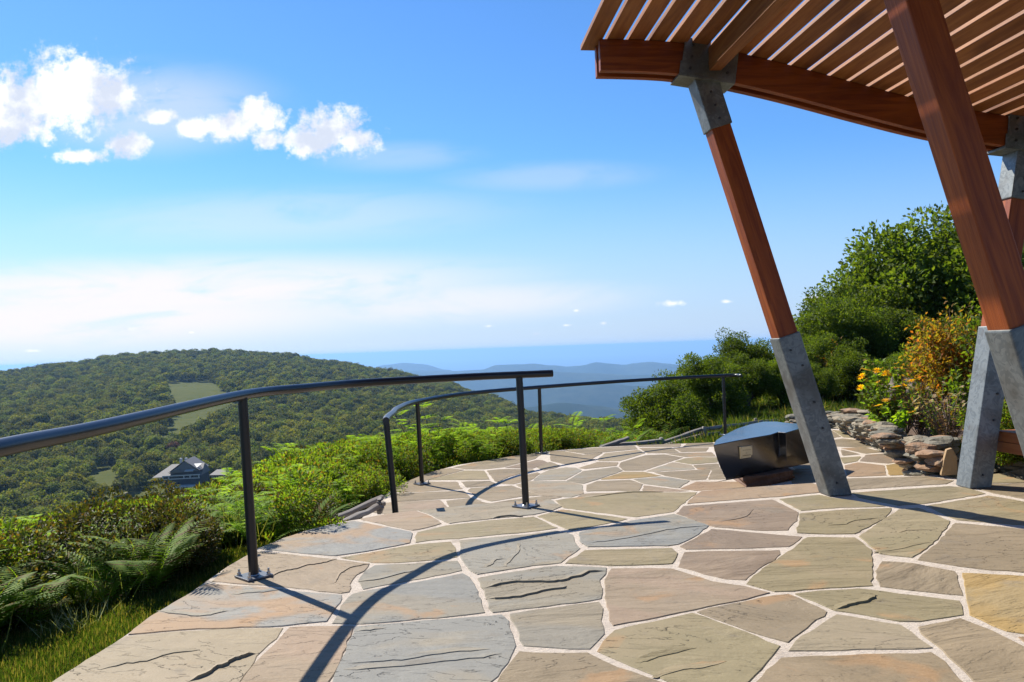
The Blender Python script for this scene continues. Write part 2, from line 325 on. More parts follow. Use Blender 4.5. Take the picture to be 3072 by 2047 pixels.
UP=[
('t',1.0,[(120,2075),(208,2015),(293,1962),(382,1908),(483,1900),(650,1888),(848,1885),(803,1932),(767,1968),(730,2025),(713,2047),(690,2085),(80,2110)]),
('k',.6,[(875,1882),(820,1942),(765,1992),(727,2047),(700,2090),(960,2090),(983,2047),(1010,1995),(1033,1942),(1050,1892),(1057,1881),(1033,1879),(900,1881)]),
('g',1.0,[(1077,1880),(1267,1864),(1467,1849),(1507,1844),(1520,1862),(1527,1902),(1545,1937),(1527,1968),(1500,2008),(1463,2047),(1435,2090),(985,2090),(1003,2047),(1030,1975),(1057,1915)]),
('q',.8,[(386,1902),(460,1847),(560,1787),(622,1751),(717,1760),(783,1762),(900,1776),(963,1782),(1022,1786),(1022,1796),(994,1832),(974,1864),(900,1869),(850,1876),(600,1885),(483,1892)]),
('k',1.0,[(640,1742),(683,1702),(747,1665),(780,1655),(900,1668),(1010,1680),(1105,1692),(1100,1702),(1070,1725),(1043,1752),(1045,1776),(1023,1778),(963,1772),(934,1766),(817,1755),(700,1748)]),
('q',.35,[(783,1645),(833,1623),(900,1599),(947,1586),(1017,1569),(1062,1563),(1230,1596),(1234,1600),(1225,1629),(1210,1632),(1093,1654),(1007,1666),(900,1658)]),
('k',.4,[(1084,1556),(1161,1543),(1248,1533),(1286,1547),(1322,1571),(1250,1589),(1237,1590),(1090,1559)]),
('u',.6,[(1262,1531),(1300,1527),(1425,1514),(1560,1504),(1650,1499),(1682,1520),(1655,1531),(1600,1544),(1475,1555),(1347,1569),(1300,1545)]),
('o',.5,[(1256,1596),(1340,1577),(1467,1562),(1603,1551),(1668,1584),(1600,1593),(1377,1614),(1290,1620),(1245,1626)]),
('o',1.,[(1247,1634),(1287,1630),(1353,1626),(1361,1640),(1370,1671),(1267,1681),(1200,1686),(1123,1687),(1022,1672),(1100,1660),(1233,1636)]),
('u',1.,[(1127,1696),(1267,1689),(1373,1682),(1382,1711),(1267,1734),(1087,1766),(1079,1740),(1100,1712)]),
('g',.6,[(1058,1782),(1183,1759),(1300,1739),(1393,1722),(1416,1752),(1433,1785),(1448,1838),(1267,1855),(1083,1871),(1001,1866),(1030,1817)]),
('u',1.,[(1384,1621),(1600,1602),(1670,1592),(1716,1604),(1721,1625),(1736,1645),(1677,1688),(1600,1695),(1430,1722),(1404,1698),(1384,1666)]),
('u',1.3,[(1436,1735),(1600,1707),(1673,1700),(1820,1704),(1812,1722),(1795,1740),(1800,1778),(1803,1796),(1600,1821),(1477,1836),(1467,1798),(1450,1758)]),
('u',.9,[(1534,1841),(1600,1831),(1800,1807),(1805,1825),(1802,1862),(1805,1902),(1765,1946),(1600,1937),(1573,1934),(1557,1885)]),
('b',.6,[(1562,1954),(1600,1960),(1763,1961),(1850,2003),(1992,2050),(2087,2093),(1475,2095),(1512,2022)]),
('o',1.,[(1845,1890),(1967,1865),(2083,1840),(2145,1864),(2241,1897),(2334,1939),(2291,1985),(2239,2047),(2196,2092),(2125,2092),(2018,2045),(1902,1996),(1794,1952),(1818,1922)]),
('k',.4,[(1839,1706),(2015,1707),(2065,1725),(2133,1745),(2231,1760),(2305,1780),(2233,1797),(2077,1828),(1933,1858),(1836,1874),(1833,1845),(1821,1792),(1817,1738)]),
('o',.6,[(1697,1688),(1759,1651),(2017,1645),(2028,1660),(2017,1691),(1900,1694),(1833,1695)]),
('g',1.2,[(1740,1597),(1900,1562),(2023,1542),(2124,1577),(2091,1603),(2031,1633),(2000,1636),(1764,1639),(1743,1622)]),
('o',.4,[(1616,1549),(1688,1529),(1880,1557),(1833,1567),(1712,1590)]),
('o',.4,[(1672,1501),(1700,1496),(1800,1486),(1900,1478),(2070,1477),(2091,1477),(2043,1512),(2018,1535),(1905,1550),(1695,1523)]),
('r',.7,[(2104,1474),(2230,1464),(2440,1450),(2456,1457),(2460,1477),(2330,1489),(2200,1499),(2060,1510)]),
('p',.7,[(2055,1519),(2200,1508),(2318,1499),(2390,1537),(2385,1562),(2358,1590),(2288,1591),(2145,1580),(2032,1540)]),
('p',.4,[(2137,1587),(2288,1601),(2406,1611),(2363,1639),(2200,1645),(2056,1646),(2043,1639),(2092,1613)]),
('p',.3,[(2058,1656),(2200,1653),(2341,1652),(2317,1680),(2284,1698),(2231,1739),(2175,1735),(2038,1699)]),
('o',.3,[(2425,1612),(2566,1614),(2610,1649),(2613,1675),(2610,1756),(2488,1762),(2378,1771),(2322,1773),(2244,1750),(2292,1706),(2367,1656)]),
('o',1.3,[(2401,1541),(2534,1530),(2676,1524),(2652,1553),(2561,1601),(2480,1601),(2392,1597),(2405,1560)]),
('o',1.1,[(2699,1529),(2755,1524),(2846,1563),(2844,1571),(2808,1618),(2737,1672),(2641,1659),(2582,1609)]),
('b',.9,[(2868,1569),(3000,1580),(3100,1593),(3125,1722),(3072,1715),(2925,1704),(2754,1678),(2821,1626)]),
('b',.5,[(2648,1683),(2738,1689),(2862,1714),(2880,1785),(2738,1769),(2642,1757),(2635,1712)]),
('y',.5,[(2894,1718),(3072,1728),(3130,1733),(3130,1902),(3072,1898),(3020,1892),(2916,1844),(2908,1800)]),
('o',.8,[(2390,1780),(2578,1767),(2700,1782),(2879,1803),(2882,1843),(2755,1862),(2695,1860),(2507,1829)]),
('b',1.0,[(2100,1834),(2288,1793),(2370,1783),(2479,1835),(2433,1870),(2356,1925),(2250,1891),(2150,1855)]),
('t',.4,[(2512,1843),(2700,1876),(2753,1914),(2792,1943),(2364,1950),(2393,1922),(2473,1871)]),
('b',.3,[(2762,1880),(2888,1856),(3018,1911),(3070,1941),(3130,1974),(3130,2090),(2955,2090),(2932,2047),(2834,1950),(2774,1900)]),
('b',.3,[(2290,2030),(2348,1974),(2500,1968),(2800,1960),(2851,2008),(2901,2060),(2915,2090),(2245,2090)]),
('o',.5,[(2343,1497),(2460,1485),(2495,1494),(2560,1502),(2655,1519),(2520,1522),(2402,1531)]),
('b',.4,[(2545,1436),(2783,1429),(2861,1442),(2835,1451),(2560,1468),(2500,1475),(2482,1461),(2452,1449)]),
('o',.6,[(2558,1478),(2850,1459),(2903,1465),(2952,1481),(2775,1510),(2690,1515),(2578,1491)]),
('o',.9,[(2970,1487),(3072,1505),(3120,1513),(3120,1578),(3000,1569),(2872,1559),(2781,1517)]),
('b',.3,[(2918,1461),(2970,1452),(3072,1450),(3120,1455),(3120,1503),(3072,1495),(2982,1479)]),
('o',.3,[(2818,1418),(2870,1411),(2960,1411),(3072,1443),(3120,1446),(2970,1449),(2905,1457),(2874,1436)]),
('r',.4,[(3062,1910),(3130,1907),(3130,1964)]),
]
LO=[
('b',5,[(325,625),(315,592),(430,522),(630,440),(760,395),(900,350),(1010,338),(1150,362),(695,487),(690,500),(1085,503),(1105,550),(1145,588),(700,617),(400,628)]),
('o',5,[(745,480),(1180,368),(1405,371),(1465,473),(1100,477)]),
('b',5,[(1045,327),(1200,295),(1500,236),(1840,182),(2100,160),(2015,228),(1640,327),(1400,352),(1190,352)]),
('b',5,[(1450,368),(1650,350),(1990,353),(2010,365),(1850,400),(1700,440),(1560,506)]),
('b',5,[(1145,503),(1480,491),(1536,525),(1500,552),(1200,566)]),
('b',5,[(330,643),(1160,609),(1236,688),(900,707),(330,738)]),
('k',5,[(170,762),(330,748),(878,722),(962,808),(800,828),(250,890),(60,862)]),
('b',5,[(965,730),(1270,694),(1380,744),(1480,764),(1700,724),(2120,674),(2340,688),(2200,710),(1600,800),(1005,812)]),
('b',5,[(1260,578),(1500,564),(1740,549),(1940,624),(2075,665),(1850,677),(1500,736),(1335,688),(1222,602)]),
('p',5,[(1665,333),(2050,239),(2108,243),(2214,291),(2020,327),(1990,342)]),
('b',5,[(1565,520),(1850,433),(2058,389),(2074,402),(1966,483),(1750,527)]),
('c',6,[(-400,538),(-250,496),(178,494),(376,538),(396,642),(250,686),(0,671),(-130,661),(-258,608)]),
('u',6,[(-100,402),(0,358),(200,329),(308,334),(378,366),(176,476),(-198,484)]),
('b',6,[(-150,330),(0,264),(124,311),(60,337),(-80,362)]),
('u',6,[(206,490),(404,375),(798,324),(864,370),(556,477),(390,526)]),
('b',6,[(348,335),(580,264),(816,269),(797,307),(412,346)]),
('b',6,[(856,267),(1150,184),(1370,174),(1592,211),(1446,258),(1106,366),(892,367),(836,316)]),
('y',6,[(608,474),(882,382),(1118,382),(1320,429),(960,461)]),
('b',6,[(446,542),(572,494),(958,479),(1104,532),(1056,617),(800,607),(446,616)]),
('u',6,[(1006,472),(1350,441),(1672,491),(1536,576),(1122,522)]),
('k',6,[(1135,545),(1665,612),(1105,636)]),
('b',6,[(436,643),(1000,629),(1044,642),(700,653),(310,690)]),
('c',6,[(1158,376),(1480,269),(1696,302),(1732,348),(1350,371),(1280,381)]),
('b',6,[(1258,389),(1760,359),(1920,363),(1864,472),(1700,481),(1382,428)]),
('o',6,[(1506,257),(1640,219),(1760,209),(2000,209),(2008,267),(1700,291)]),
('b',6,[(1396,165),(1560,156),(1940,149),(1986,197),(1760,197),(1622,203)]),
('b',6,[(1952,364),(1775,350),(1728,302),(2010,284),(2096,468),(1902,472)]),
('r',6,[(1768,503),(2330,503),(2330,568),(1800,612),(1570,585)]),
('b',6,[(12,250),(4,134),(150,134),(400,179),(634,153),(500,222),(552,238),(200,296)]),
('b',6,[(176,128),(500,98),(1008,69),(1046,109),(660,145),(412,167)]),
('t',6,[(568,233),(670,159),(1060,119),(1134,159),(830,252),(592,252)]),
('b',6,[(1046,66),(1564,43),(1556,81),(1074,81)]),
('b',6,[(1078,98),(1458,93),(1542,148),(1370,157),(1166,157)]),
('b',6,[(1488,92),(1904,89),(1864,138),(1574,142)]),
('b',6,[(1596,82),(1654,41),(1950,33),(2000,77)]),
('b',6,[(1980,34),(2400,14),(2400,118),(1975,136)]),
('b',6,[(2420,14),(2900,-20),(2900,118),(2420,118)]),
('b',7,[(875,24),(1022,61),(885,72)]),('o',7,[(872,88),(1032,79),(996,117),(894,137)]),
('b',7,[(1064,56),(880,14),(1050,6),(1210,44)]),('p',7,[(1076,67),(1236,56),(1408,106),(1248,136),(1028,117)]),
('r',7,[(1012,128),(1216,153),(1234,232),(1000,242),(932,242),(904,153)]),('y',7,[(1242,151),(1426,120),(1530,222),(1268,232)]),
('b','P',[(2440,1292),(2490,1289),(2522,1310),(2470,1319),(2440,1316)]),('o','P',[(2497,1290),(2560,1297),(2602,1318),(2532,1312)]),('b','P',[(2475,1323),(2528,1316),(2606,1323),(2640,1341),(2590,1343),(2500,1339)]),
('b',7,[(480,190),(660,192),(700,287),(480,297)]),('b',7,[(480,150),(640,130),(655,183),(500,184)]),
]
def clip(P,n,c):
    o=[]
    for i in range(len(P)):
        a,b=P[i],P[(i+1)%len(P)]; da=np.dot(a,n)-c; db=np.dot(b,n)-c
        if da<=0:o.append(a)
        if (da<0)!=(db<0) and da!=db: o.append(a+(b-a)*(da/(da-db)))
    return o
def voronoi(x0,x1,y0,y1,s,keep):
    S=[np.array([x0+(i+.5+rnd.uniform(-.38,.38))*s,y0+(j+.5+rnd.uniform(-.38,.38))*s]) for i in range(int((x1-x0)/s)) for j in range(int((y1-y0)/s))]
    out=[]
    for a in S:
        P=[a+np.array(q)*s*1.3 for q in ((-1,-1),(1,-1),(1,1),(-1,1))]
        for b in S:
            d=b-a; L=np.hypot(*d)
            if L<1e-6 or L>3*s: continue
            P=clip(P,d/L,np.dot((a+b)/2,d/L)-.017)
            if len(P)<3: break
        if len(P)>=3 and keep(P): out.append(P)
    return out
upL=[(170,2047),(208,2013),(293,1960),(377,1904),(460,1844),(560,1784),(620,1742),(683,1698),(747,1661),(777,1642),(833,1621),(900,1596),(947,1583),(1017,1566),(1080,1556),(1161,1541),(1300,1526),(1425,1513),(1560,1503),(1700,1494),(1800,1484),(1900,1476),(2070,1474),(2230,1462),(2440,1448),(2545,1433),(2785,1426),(2816,1416),(2870,1409),(2960,1409),(3072,1441)]
upP=[tuple(pl(a,b,0)[:2]) for a,b in upL]
upP=[(-1.55,-3.0),(-1.7,0),(-1.85,2.2)]+upP+[(6.2,7.2),(7.5,6.6),(8,-3)]
loL=[(1090,1548),(1105,1534),(1157,1483),(1178,1467),(1207,1450),(1258,1430),(1325,1407),(1375,1394),(1475,1379),(1560,1366),(1650,1353),(1775,1342),(1900,1336),(2040,1331),(2140,1327),(2300,1300),(2430,1286),(2560,1287),(2640,1325),(2750,1376),(2805,1420)]
loP=[tuple(pl(a,b,-STEP)[:2]) for a,b in loL]
loP=[(-1.6,7.0)]+loP+[(4.9,8.0),(3.5,7.3),(0,6.9)]
LEDGE=[('u',.012,[(1452,1765),(1500,1755),(1550,1748),(1600,1748),(1663,1748),(1693,1744),(1717,1735),(1745,1730),(1767,1718),(1820,1714)]),
('u',.010,[(1463,1798),(1500,1798),(1560,1793),(1590,1785),(1640,1773),(1690,1767),(1702,1758)]),
('g',.007,[(1750,1631),(1815,1626),(1880,1616),(1945,1603),(2000,1590),(2060,1583),(2125,1578)]),
('o',.011,[(2508,1829),(2540,1822),(2565,1815),(2590,1810),(2620,1797),(2634,1788)]),
('o',.007,[(2480,1578),(2515,1576),(2540,1574),(2565,1563),(2600,1559),(2640,1555)]),
('k',.009,[(815,1732),(835,1720),(860,1712),(890,1708),(920,1697),(950,1693),(980,1688),(1010,1677)]),
('k',.008,[(1000,1752),(1013,1738),(1020,1724),(1033,1715),(1060,1702),(1085,1697),(1108,1692)]),
('t',.013,[(567,2045),(617,2028),(640,2012),(683,1995),(705,1980),(733,1972),(767,1962)]),
('t',.005,[(300,2010),(380,1990),(440,1985),(520,1960),(600,1950)]),
('g',.007,[(477,1835),(517,1842),(550,1845),(583,1850),(633,1847),(660,1839),(683,1833)]),
('g',.005,[(700,1785),(740,1780),(790,1778),(850,1768)]),
('u',.011,[(1478,1556),(1500,1552),(1530,1549),(1570,1550)]),
('g',.006,[(1070,1896),(1110,1893),(1160,1884)]),('g',.005,[(1050,1990),(1150,1985),(1230,1978),(1300,1965),(1380,1955),(1470,1948)]),('g',.005,[(1040,2010),(1120,2006),(1210,2000),(1330,1985),(1450,1975),(1505,1962)]),
('u',.005,[(1080,1745),(1140,1738),(1200,1722),(1240,1712)]),('u',.006,[(1455,1703),(1470,1698),(1490,1680),(1520,1678)]),('u',.006,[(1520,1700),(1535,1680),(1560,1650),(1560,1630)]),
('o',.005,[(2630,1658),(2690,1650),(2740,1638),(2790,1627)]),('o',.005,[(2695,1600),(2720,1592),(2810,1590)]),
('p',.005,[(2165,1565),(2210,1558),(2240,1550),(2262,1527)]),
('o',.004,[(1920,1990),(1960,1978),(2030,1960),(2090,1945)]),('o',.004,[(1970,2035),(2050,2010),(2110,2005),(2180,1985)]),
('o',.007,[(1770,1492),(1830,1484),(1900,1477),(1990,1476)])]
def paving(name,stones,extra,z):
    V=[];Fc=[];C1=[];C2=[];DT=[]
    if z==0:
        for k,h_,L_ in LEDGE:
            h_*=1. if h_>=.010 else .6
            Q=[]; 
            for i in range(len(L_)-1):
                a=pl(*L_[i],0)[:2];b_=pl(*L_[i+1],0)[:2]
                for j in range(3): f=j/3; Q.append(a+(b_-a)*f+(nr.normal(0,.005,2) if j else 0))
            Q.append(pl(*L_[-1],0)[:2]); b0=len(V); n=len(Q)
            for i,q in enumerate(Q):
                e=min(1,min(i,n-1-i)/2.); w_=.05*e+.010
                V+=[(q[0],q[1]-.001,-.003),(q[0],q[1],h_*e*1.0+.0012),(q[0]-.02,q[1]+w_,.0006)]
            for i in range(n-1):
                for k2 in (0,1): Fc.append((b0+i*3+k2,b0+(i+1)*3+k2,b0+(i+1)*3+k2+1,b0+i*3+k2+1))
            p1,p2=PAL[k]; C1+=[tuple(np.array(p1)*.95)+(1,)]*(3*n); C2+=[tuple(p2)+(1,)]*(3*n); DT+=[(0,nr.uniform(0,60),.2)]*(3*n)
    S=[(k,cl,[pl(a,b,z)[:2] for a,b in P]) for k,cl,P in stones]+extra
    for k,cl,P in S:
        A=sum(P[i][0]*P[(i+1)%len(P)][1]-P[(i+1)%len(P)][0]*P[i][1] for i in range(len(P)))
        if A<0: P=P[::-1]
        Q=[]
        for i in range(len(P)):
            a=np.array(P[i]);b=np.array(P[(i+1)%len(P)]);L=np.hypot(*(b-a)); n=max(1,int(L/.07)); nn=np.array([b[1]-a[1],a[0]-b[0]])/max(L,1e-6)
            for j in range(n):
                f=j/n; jit=nr.normal(.0125,.004)
                Q.append(a+(b-a)*f+nn*(jit-.001))
        c=np.mean(Q,axis=0); n=len(Q); b0=len(V)
        tilt=nr.normal(0,.0012,2); zz=z+nr.uniform(-.001,.0015)
        for lvl,(ins,dz) in enumerate(((0,-.014),(0,-.0035),(.004,0.))):
            for i,q in enumerate(Q):
                pq=Q[i-1];nq=Q[(i+1)%n]; tt=nq-pq; L=max(np.hypot(*tt),1e-6); inn=np.array([-tt[1],tt[0]])/L
                r=q+inn*ins
                V.append((r[0],r[1],zz+dz+float(np.dot(tilt,r-c))))
        for lv in (0,1):
            for i in range(n): Fc.append((b0+lv*n+i,b0+lv*n+(i+1)%n,b0+(lv+1)*n+(i+1)%n,b0+(lv+1)*n+i))
        Fc.append(tuple(b0+2*n+i for i in range(n)))
        m=nr.uniform(.93,1.07); p1,p2=PAL[k]; w_=1+nr.uniform(-1,1)*np.array([.02,.0,-.025])
        C1+=[tuple(np.array(p1)*m*w_)+(1,)]*(3*n); C2+=[tuple(np.array(p2)*m*w_)+(1,)]*(3*n)
        dt=(nr.normal(.12,.3),nr.uniform(0,60),cl); DT+=[dt]*(3*n)
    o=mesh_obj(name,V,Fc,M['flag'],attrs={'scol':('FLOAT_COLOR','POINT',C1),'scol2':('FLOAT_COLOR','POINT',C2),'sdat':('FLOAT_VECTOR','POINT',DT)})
    o['kind']='structure'; return o
def out_of_frame(P,z):
    for q in P:
        if q[1]>.3:
            a,b=proj(q[0],q[1],z)
            if -60<a<3130 and b<2100: return False
    return all(inpoly(q[0],q[1],upP) for q in P)
ex=[(rnd.choice('tgobkubp'),rnd.uniform(.3,1),P) for P in voronoi(-2.2,8.,-3.,8.,.62,lambda P:out_of_frame(P,0))]
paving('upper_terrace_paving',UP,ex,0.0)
lo=[]
for k,cr,P in LO:
    x0,y0,s=CR[cr]; lo.append((k,.6,[(x0+a/s,y0+b/s) for a,b in P]))
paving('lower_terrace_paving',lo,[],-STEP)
def slab(name,poly,z0,z1):
    b=MB().prism(poly,z0,z1); o=b.build(name,M['mortar']); o.data.materials.append(M['terrace_side'])
    for p in o.data.polygons:
        if abs(p.normal.z)<.5: p.material_index=1
    o['kind']='structure'; return o
slab('upper_terrace',upP,-1.2,-.0045)
slab('lower_terrace',loP,-1.6,-STEP-.0045)
# the two steps between the levels
E1=[tuple(pl(a,b,0)[:2]) for a,b in upL[15:27]]
for i,(o0,z0) in enumerate(((.30,-.15),(.60,-.30))):
    poly=[(x,y-.05) for x,y in E1]+[(x+.02,y+o0) for x,y in E1][::-1]
    s=MB().prism(poly,-1.3,z0); q=s.build('terrace_step',M['terrace_side']); q['kind']='structure'

# ------------------------------------------------------------------ terrain
SKY_L=[(-3000,1500,900),(-1200,1320,1100),(-400,1180,1300),(0,1112,1400),(200,1090,1450),(400,1063,1500),(550,1054,1500),(650,1051,1500),(850,1061,1450),(1000,1083,1400),(1150,1108,1350),(1300,1137,1250),(1450,1186,1100),(1600,1246,900),(1800,1270,700),(2000,1290,600),(2400,1300,500),(4000,1300,500)]
def lerp_tab(tab,x,k):
    for i in range(len(tab)-1):
        if x<=tab[i+1][0]:
            a=tab[i];b=tab[i+1]; f=max(0,min(1,(x-a[0])/(b[0]-a[0]))); f=f*f*(3-2*f) if k=='s' else f
            return [a[j]+(b[j]-a[j])*f for j in range(1,len(a))]
    return list(tab[-1][1:])
VAL=[(12,-2.1),(20,-4.0),(35,-8),(60,-15),(100,-26),(200,-46),(300,-55),(400,-63)]
def sdist(x,y,P):
    best=1e9
    for i in range(len(P)):
        ax,ay=P[i];bx,by=P[(i+1)%len(P)]; dx,dy=bx-ax,by-ay
        t=max(0,min(1,((x-ax)*dx+(y-ay)*dy)/(dx*dx+dy*dy))); d=math.hypot(x-ax-dx*t,y-ay-dy*t); best=min(best,d)
    return -best if inpoly(x,y,P) else best
def sm(a,b,x): t=max(0,min(1,(x-a)/(b-a))); return t*t*(3-2*t)
def vnoise(x,y,s,seed=0):
    x/=s;y/=s; i,j=math.floor(x),math.floor(y); fx,fy=x-i,y-j; fx=fx*fx*(3-2*fx);fy=fy*fy*(3-2*fy)
    h=lambda a,b: ((math.sin(a*127.1+b*311.7+seed*17.3)*43758.5453)%1)
    return (h(i,j)*(1-fx)+h(i+1,j)*fx)*(1-fy)+(h(i,j+1)*(1-fx)+h(i+1,j+1)*fx)*fy-.5
def near_ground(x,y):
    du=sdist(x,y,upP); dl=sdist(x,y,loP)
    if du<-.12 or dl<-.12: return -1.0 if du<-.12 else -1.3
    if du<0.0 or dl<0.0: return -.75
    right=sm(2.2,4.6,x-.16*(y-14)) if y>9 else sm(3.,5.,x)
    # left / valley side
    zu=-.10-.10*min(du,1.0)-.20*max(0,min(du-.9,2))-.27*max(0,du-2.9)
    zl=-STEP-.16-.18*min(dl,1.2)-.27*max(0,dl-1.2)
    wl=sm(-.6,1.2,du-dl); zleft=zu*(1-wl)+zl*wl
    zright=-.52-.012*max(0,y-14)+.035*max(0,x-6)-.0*y
    if y<9: zright=-.15
    return zleft*(1-right)+zright*right+.05*vnoise(x,y,1.3)
RIDG=[ # (R, width, [(px, py)...])
 (15500,1700,[(1050,1125),(1160,1100),(1210,1094),(1270,1096),(1340,1110),(1400,1125)]),
 (12500,1500,[(1350,1112),(1440,1108),(1490,1093),(1560,1091),(1600,1088),(1660,1094),(1700,1099),(1740,1097),(1790,1086),(1830,1090),(1870,1094),(1900,1089),(1950,1085),(2000,1090),(2060,1096),(2150,1100),(2300,1108),(2500,1112)]),
 (9500,1200,[(1300,1165),(1430,1135),(1560,1128),(1650,1120),(1760,1122),(1900,1130),(2050,1128),(2150,1112),(2300,1100),(2500,1100)]),
 (6800,900,[(1100,1200),(1300,1190),(1450,1178),(1600,1165),(1700,1152),(1800,1148),(1900,1155),(2000,1160),(2100,1150),(2300,1140),(2600,1140)]),
 (4600,600,[(1300,1260),(1450,1225),(1560,1215),(1680,1200),(1780,1210),(1880,1225),(2000,1215),(2200,1200),(2500,1200)])]
PLAIN=-870
def far_ground(x,y):
    r=math.hypot(x,y); az=math.atan2(x,y)
    px=1536+F*math.tan(max(-1.2,min(1.2,az)))if abs(az)<1.2 else (1536+F*math.tan(1.2)*(1 if az>0 else -1))
    py,Rr=lerp_tab(SKY_L,px,'s'); yh=CY-(px-1536)*math.tan(ROLL)
    zR=H+Rr*(yh-py)/F-8.5
    if r<12: return -2.1
    if r<=400:
        v=lerp_tab([(a,b) for a,b in VAL],r,'l')[0]
        return v
    if r<=Rr:
        t=(r-400)/(Rr-400); return -63+(zR+63)*(t**1.5*.7+.3*t)+6*vnoise(x,y,170)*math.sin(math.pi*t)+5*vnoise(x,y,80,3)*math.sin(math.pi*t)
    t=r-Rr
    z=zR-.05*t-.00018*t*t if t<1200 else zR-60-259-.5*(t-1200)
    z=max(z,PLAIN)
    base=z
    rough=60*vnoise(x,y,2600,5)+40*vnoise(x,y,1100,6)+22*vnoise(x,y,500,7)+12*vnoise(x,y,230,8)
    hill=PLAIN
    for Ri,wi,prof in RIDG:
        if abs(r*math.cos(az)-Ri)<4*wi:
            q=lerp_tab(prof,px,'s')[0]; d=r*math.cos(az); yc=CY-(px-1536)*math.tan(ROLL)
            top=H+Ri*(yc-q)/F+ .3*rough
            hill=max(hill,PLAIN+(top-PLAIN)*math.exp(-((d-Ri)/wi)**2)+.35*rough)
    if r>3500: base=max(base,hill)
    if r>20000: base+=min(60,(r-20000)*.01)*(vnoise(x,y,6000,9)+.2)
    return base
def ground(x,y):
    r=math.hypot(x,y)
    if r<9 : return near_ground(x,y)
    n=near_ground(x,y) if r<45 else None
    if r>=45: return far_ground(x,y)
    az=math.atan2(x,y); right=sm(.05,.3,az)
    k=sm(16,30,r) if right<.5 else sm(30,45,r)
    k=sm(14+14*right,30+15*right,r)
    return n*(1-k)+far_ground(x,y)*k
azs=[]; a=-180
while a<180:
    azs.append(a); a+= .35 if -52<=a<52 else (2 if abs(a)<90 else 6)
rs=[0.0]+[1.0+i*.33 for i in range(60)]; 
while rs[-1]<62000: rs.append(rs[-1]*1.035)
V=[];Fc=[];na=len(azs)
for r in rs:
    for a in azs:
        x,y=r*math.sin(R(a)),r*math.cos(R(a)); V.append((x,y,ground(x,y)))
for i in range(len(rs)-1):
    for j in range(na):
        j2=(j+1)%na; Fc.append((i*na+j,i*na+j2,(i+1)*na+j2,(i+1)*na+j))
def terr(t):
    p=pos(t); d=t.vmath('LENGTH',p).outputs['Value']
    soil=t.mix(t.noise(p,3,6),(.035,.045,.015),(.075,.07,.03))
    lawn=t.mix(t.ss(t.noise(p,1.2,6,.65),.35,.65),(.085,.12,.028),(.15,.165,.05)); lawn=t.mix(t.ss(t.noise(p,35,4,.7),.35,.7,0,.7),lawn,(.05,.085,.015))
    sx=t.new('ShaderNodeSeparateXYZ',inp={0:p}).outputs
    near=t.mix(t.ss(sx[0],2.,4.),soil,lawn)
    gs=t.mix(t.noise(p,.06,6,.65),(.06,.09,.018),(.17,.165,.06))
    fl=t.mix(t.ss(t.noise(p,.0012,8,.62),.42,.6),(.028,.045,.02),(.06,.075,.035)); fl=t.mix(t.ss(t.noise(p,.012,6,.7),.4,.65,0,.6),fl,(.015,.028,.012))
    fl=t.mix(t.ss(t.math('MULTIPLY',t.noise(p,.0022,5,.6),t.ss(d,14000.,20000.)),.55,.62),fl,(.18,.19,.12))
    c=t.mix(t.ss(d,45.,70.),near,gs); return t.mix(t.ss(d,1800.,2600.),c,fl)
M['ground']=pbr('hillside_ground',terr,1.,spec=.02,bump=lambda t:(t.noise(pos(t),25,6,.7),.03,.6))
g_=mesh_obj('ground',V,Fc,M['ground'],smooth=True); g_['kind']='structure'

# ------------------------------------------------------------------ plant meshes
def frames(d,roll=None):
    d=d/np.maximum(np.linalg.norm(d,axis=1,keepdims=True),1e-9)
    up=np.tile([0,0,1.],(len(d),1)); a=np.cross(d,up); n=np.linalg.norm(a,axis=1,keepdims=True); a=np.where(n<1e-3,[1,0,0],a/np.maximum(n,1e-9)); c=np.cross(a,d)
    if roll is not None:
        cr,sr=np.cos(roll)[:,None],np.sin(roll)[:,None]; a,c=a*cr+c*sr,c*cr-a*sr
    return d,a,c
class Leaves:
    def __init__(s): s.V=[];s.F=[];s.n=0;s.mi=[]
    def add(s,P,dirs,L,W,roll=None,fold=.25,mi=0,droop=0.):
        P=np.asarray(P,float); N=len(P); 
        if N==0: return
        d,a,c=frames(np.asarray(dirs,float),roll); L=np.broadcast_to(L,(N,))[:,None]; W=np.broadcast_to(W,(N,))[:,None]
        v=np.stack([P,P+d*L*.45+a*W*.5+c*W*fold-c*L*droop*.4,P+d*L-c*L*droop,P+d*L*.45-a*W*.5+c*W*fold-c*L*droop*.4],1).reshape(-1,3)
        s.V.append(v); b=s.n+np.arange(N)[:,None]*4
        s.F.append(np.concatenate([b+[0,1,2],b+[0,2,3]],1).reshape(-1,3)); s.n+=4*N; s.mi+= [mi]*(2*N)
    def obj(s,name,mats,link=False,extra=None,parent=None):
        V=np.concatenate(s.V); Fc=np.concatenate(s.F)
        me=D.meshes.new(name); me.vertices.add(len(V)); me.vertices.foreach_set('co',V.ravel())
        nf=len(Fc); me.loops.add(nf*3); me.loops.foreach_set('vertex_index',Fc.ravel().astype(np.int32)); me.polygons.add(nf)
        me.polygons.foreach_set('loop_start',np.arange(0,nf*3,3,dtype=np.int32)); me.polygons.foreach_set('loop_total',np.full(nf,3,np.int32)); 
        for m in mats: me.materials.append(m)
        me.polygons.foreach_set('material_index',np.array(s.mi,np.int32)); me.update(calc_edges=True); me.validate()
        o=D.objects.new(name,me)
        if link: COL.objects.link(o)
        if parent: o.parent=parent
        return o
def rdir(n,up=0.): 
    v=nr.normal(size=(n,3)); v/=np.linalg.norm(v,axis=1,keepdims=True); v[:,2]+=up; return v
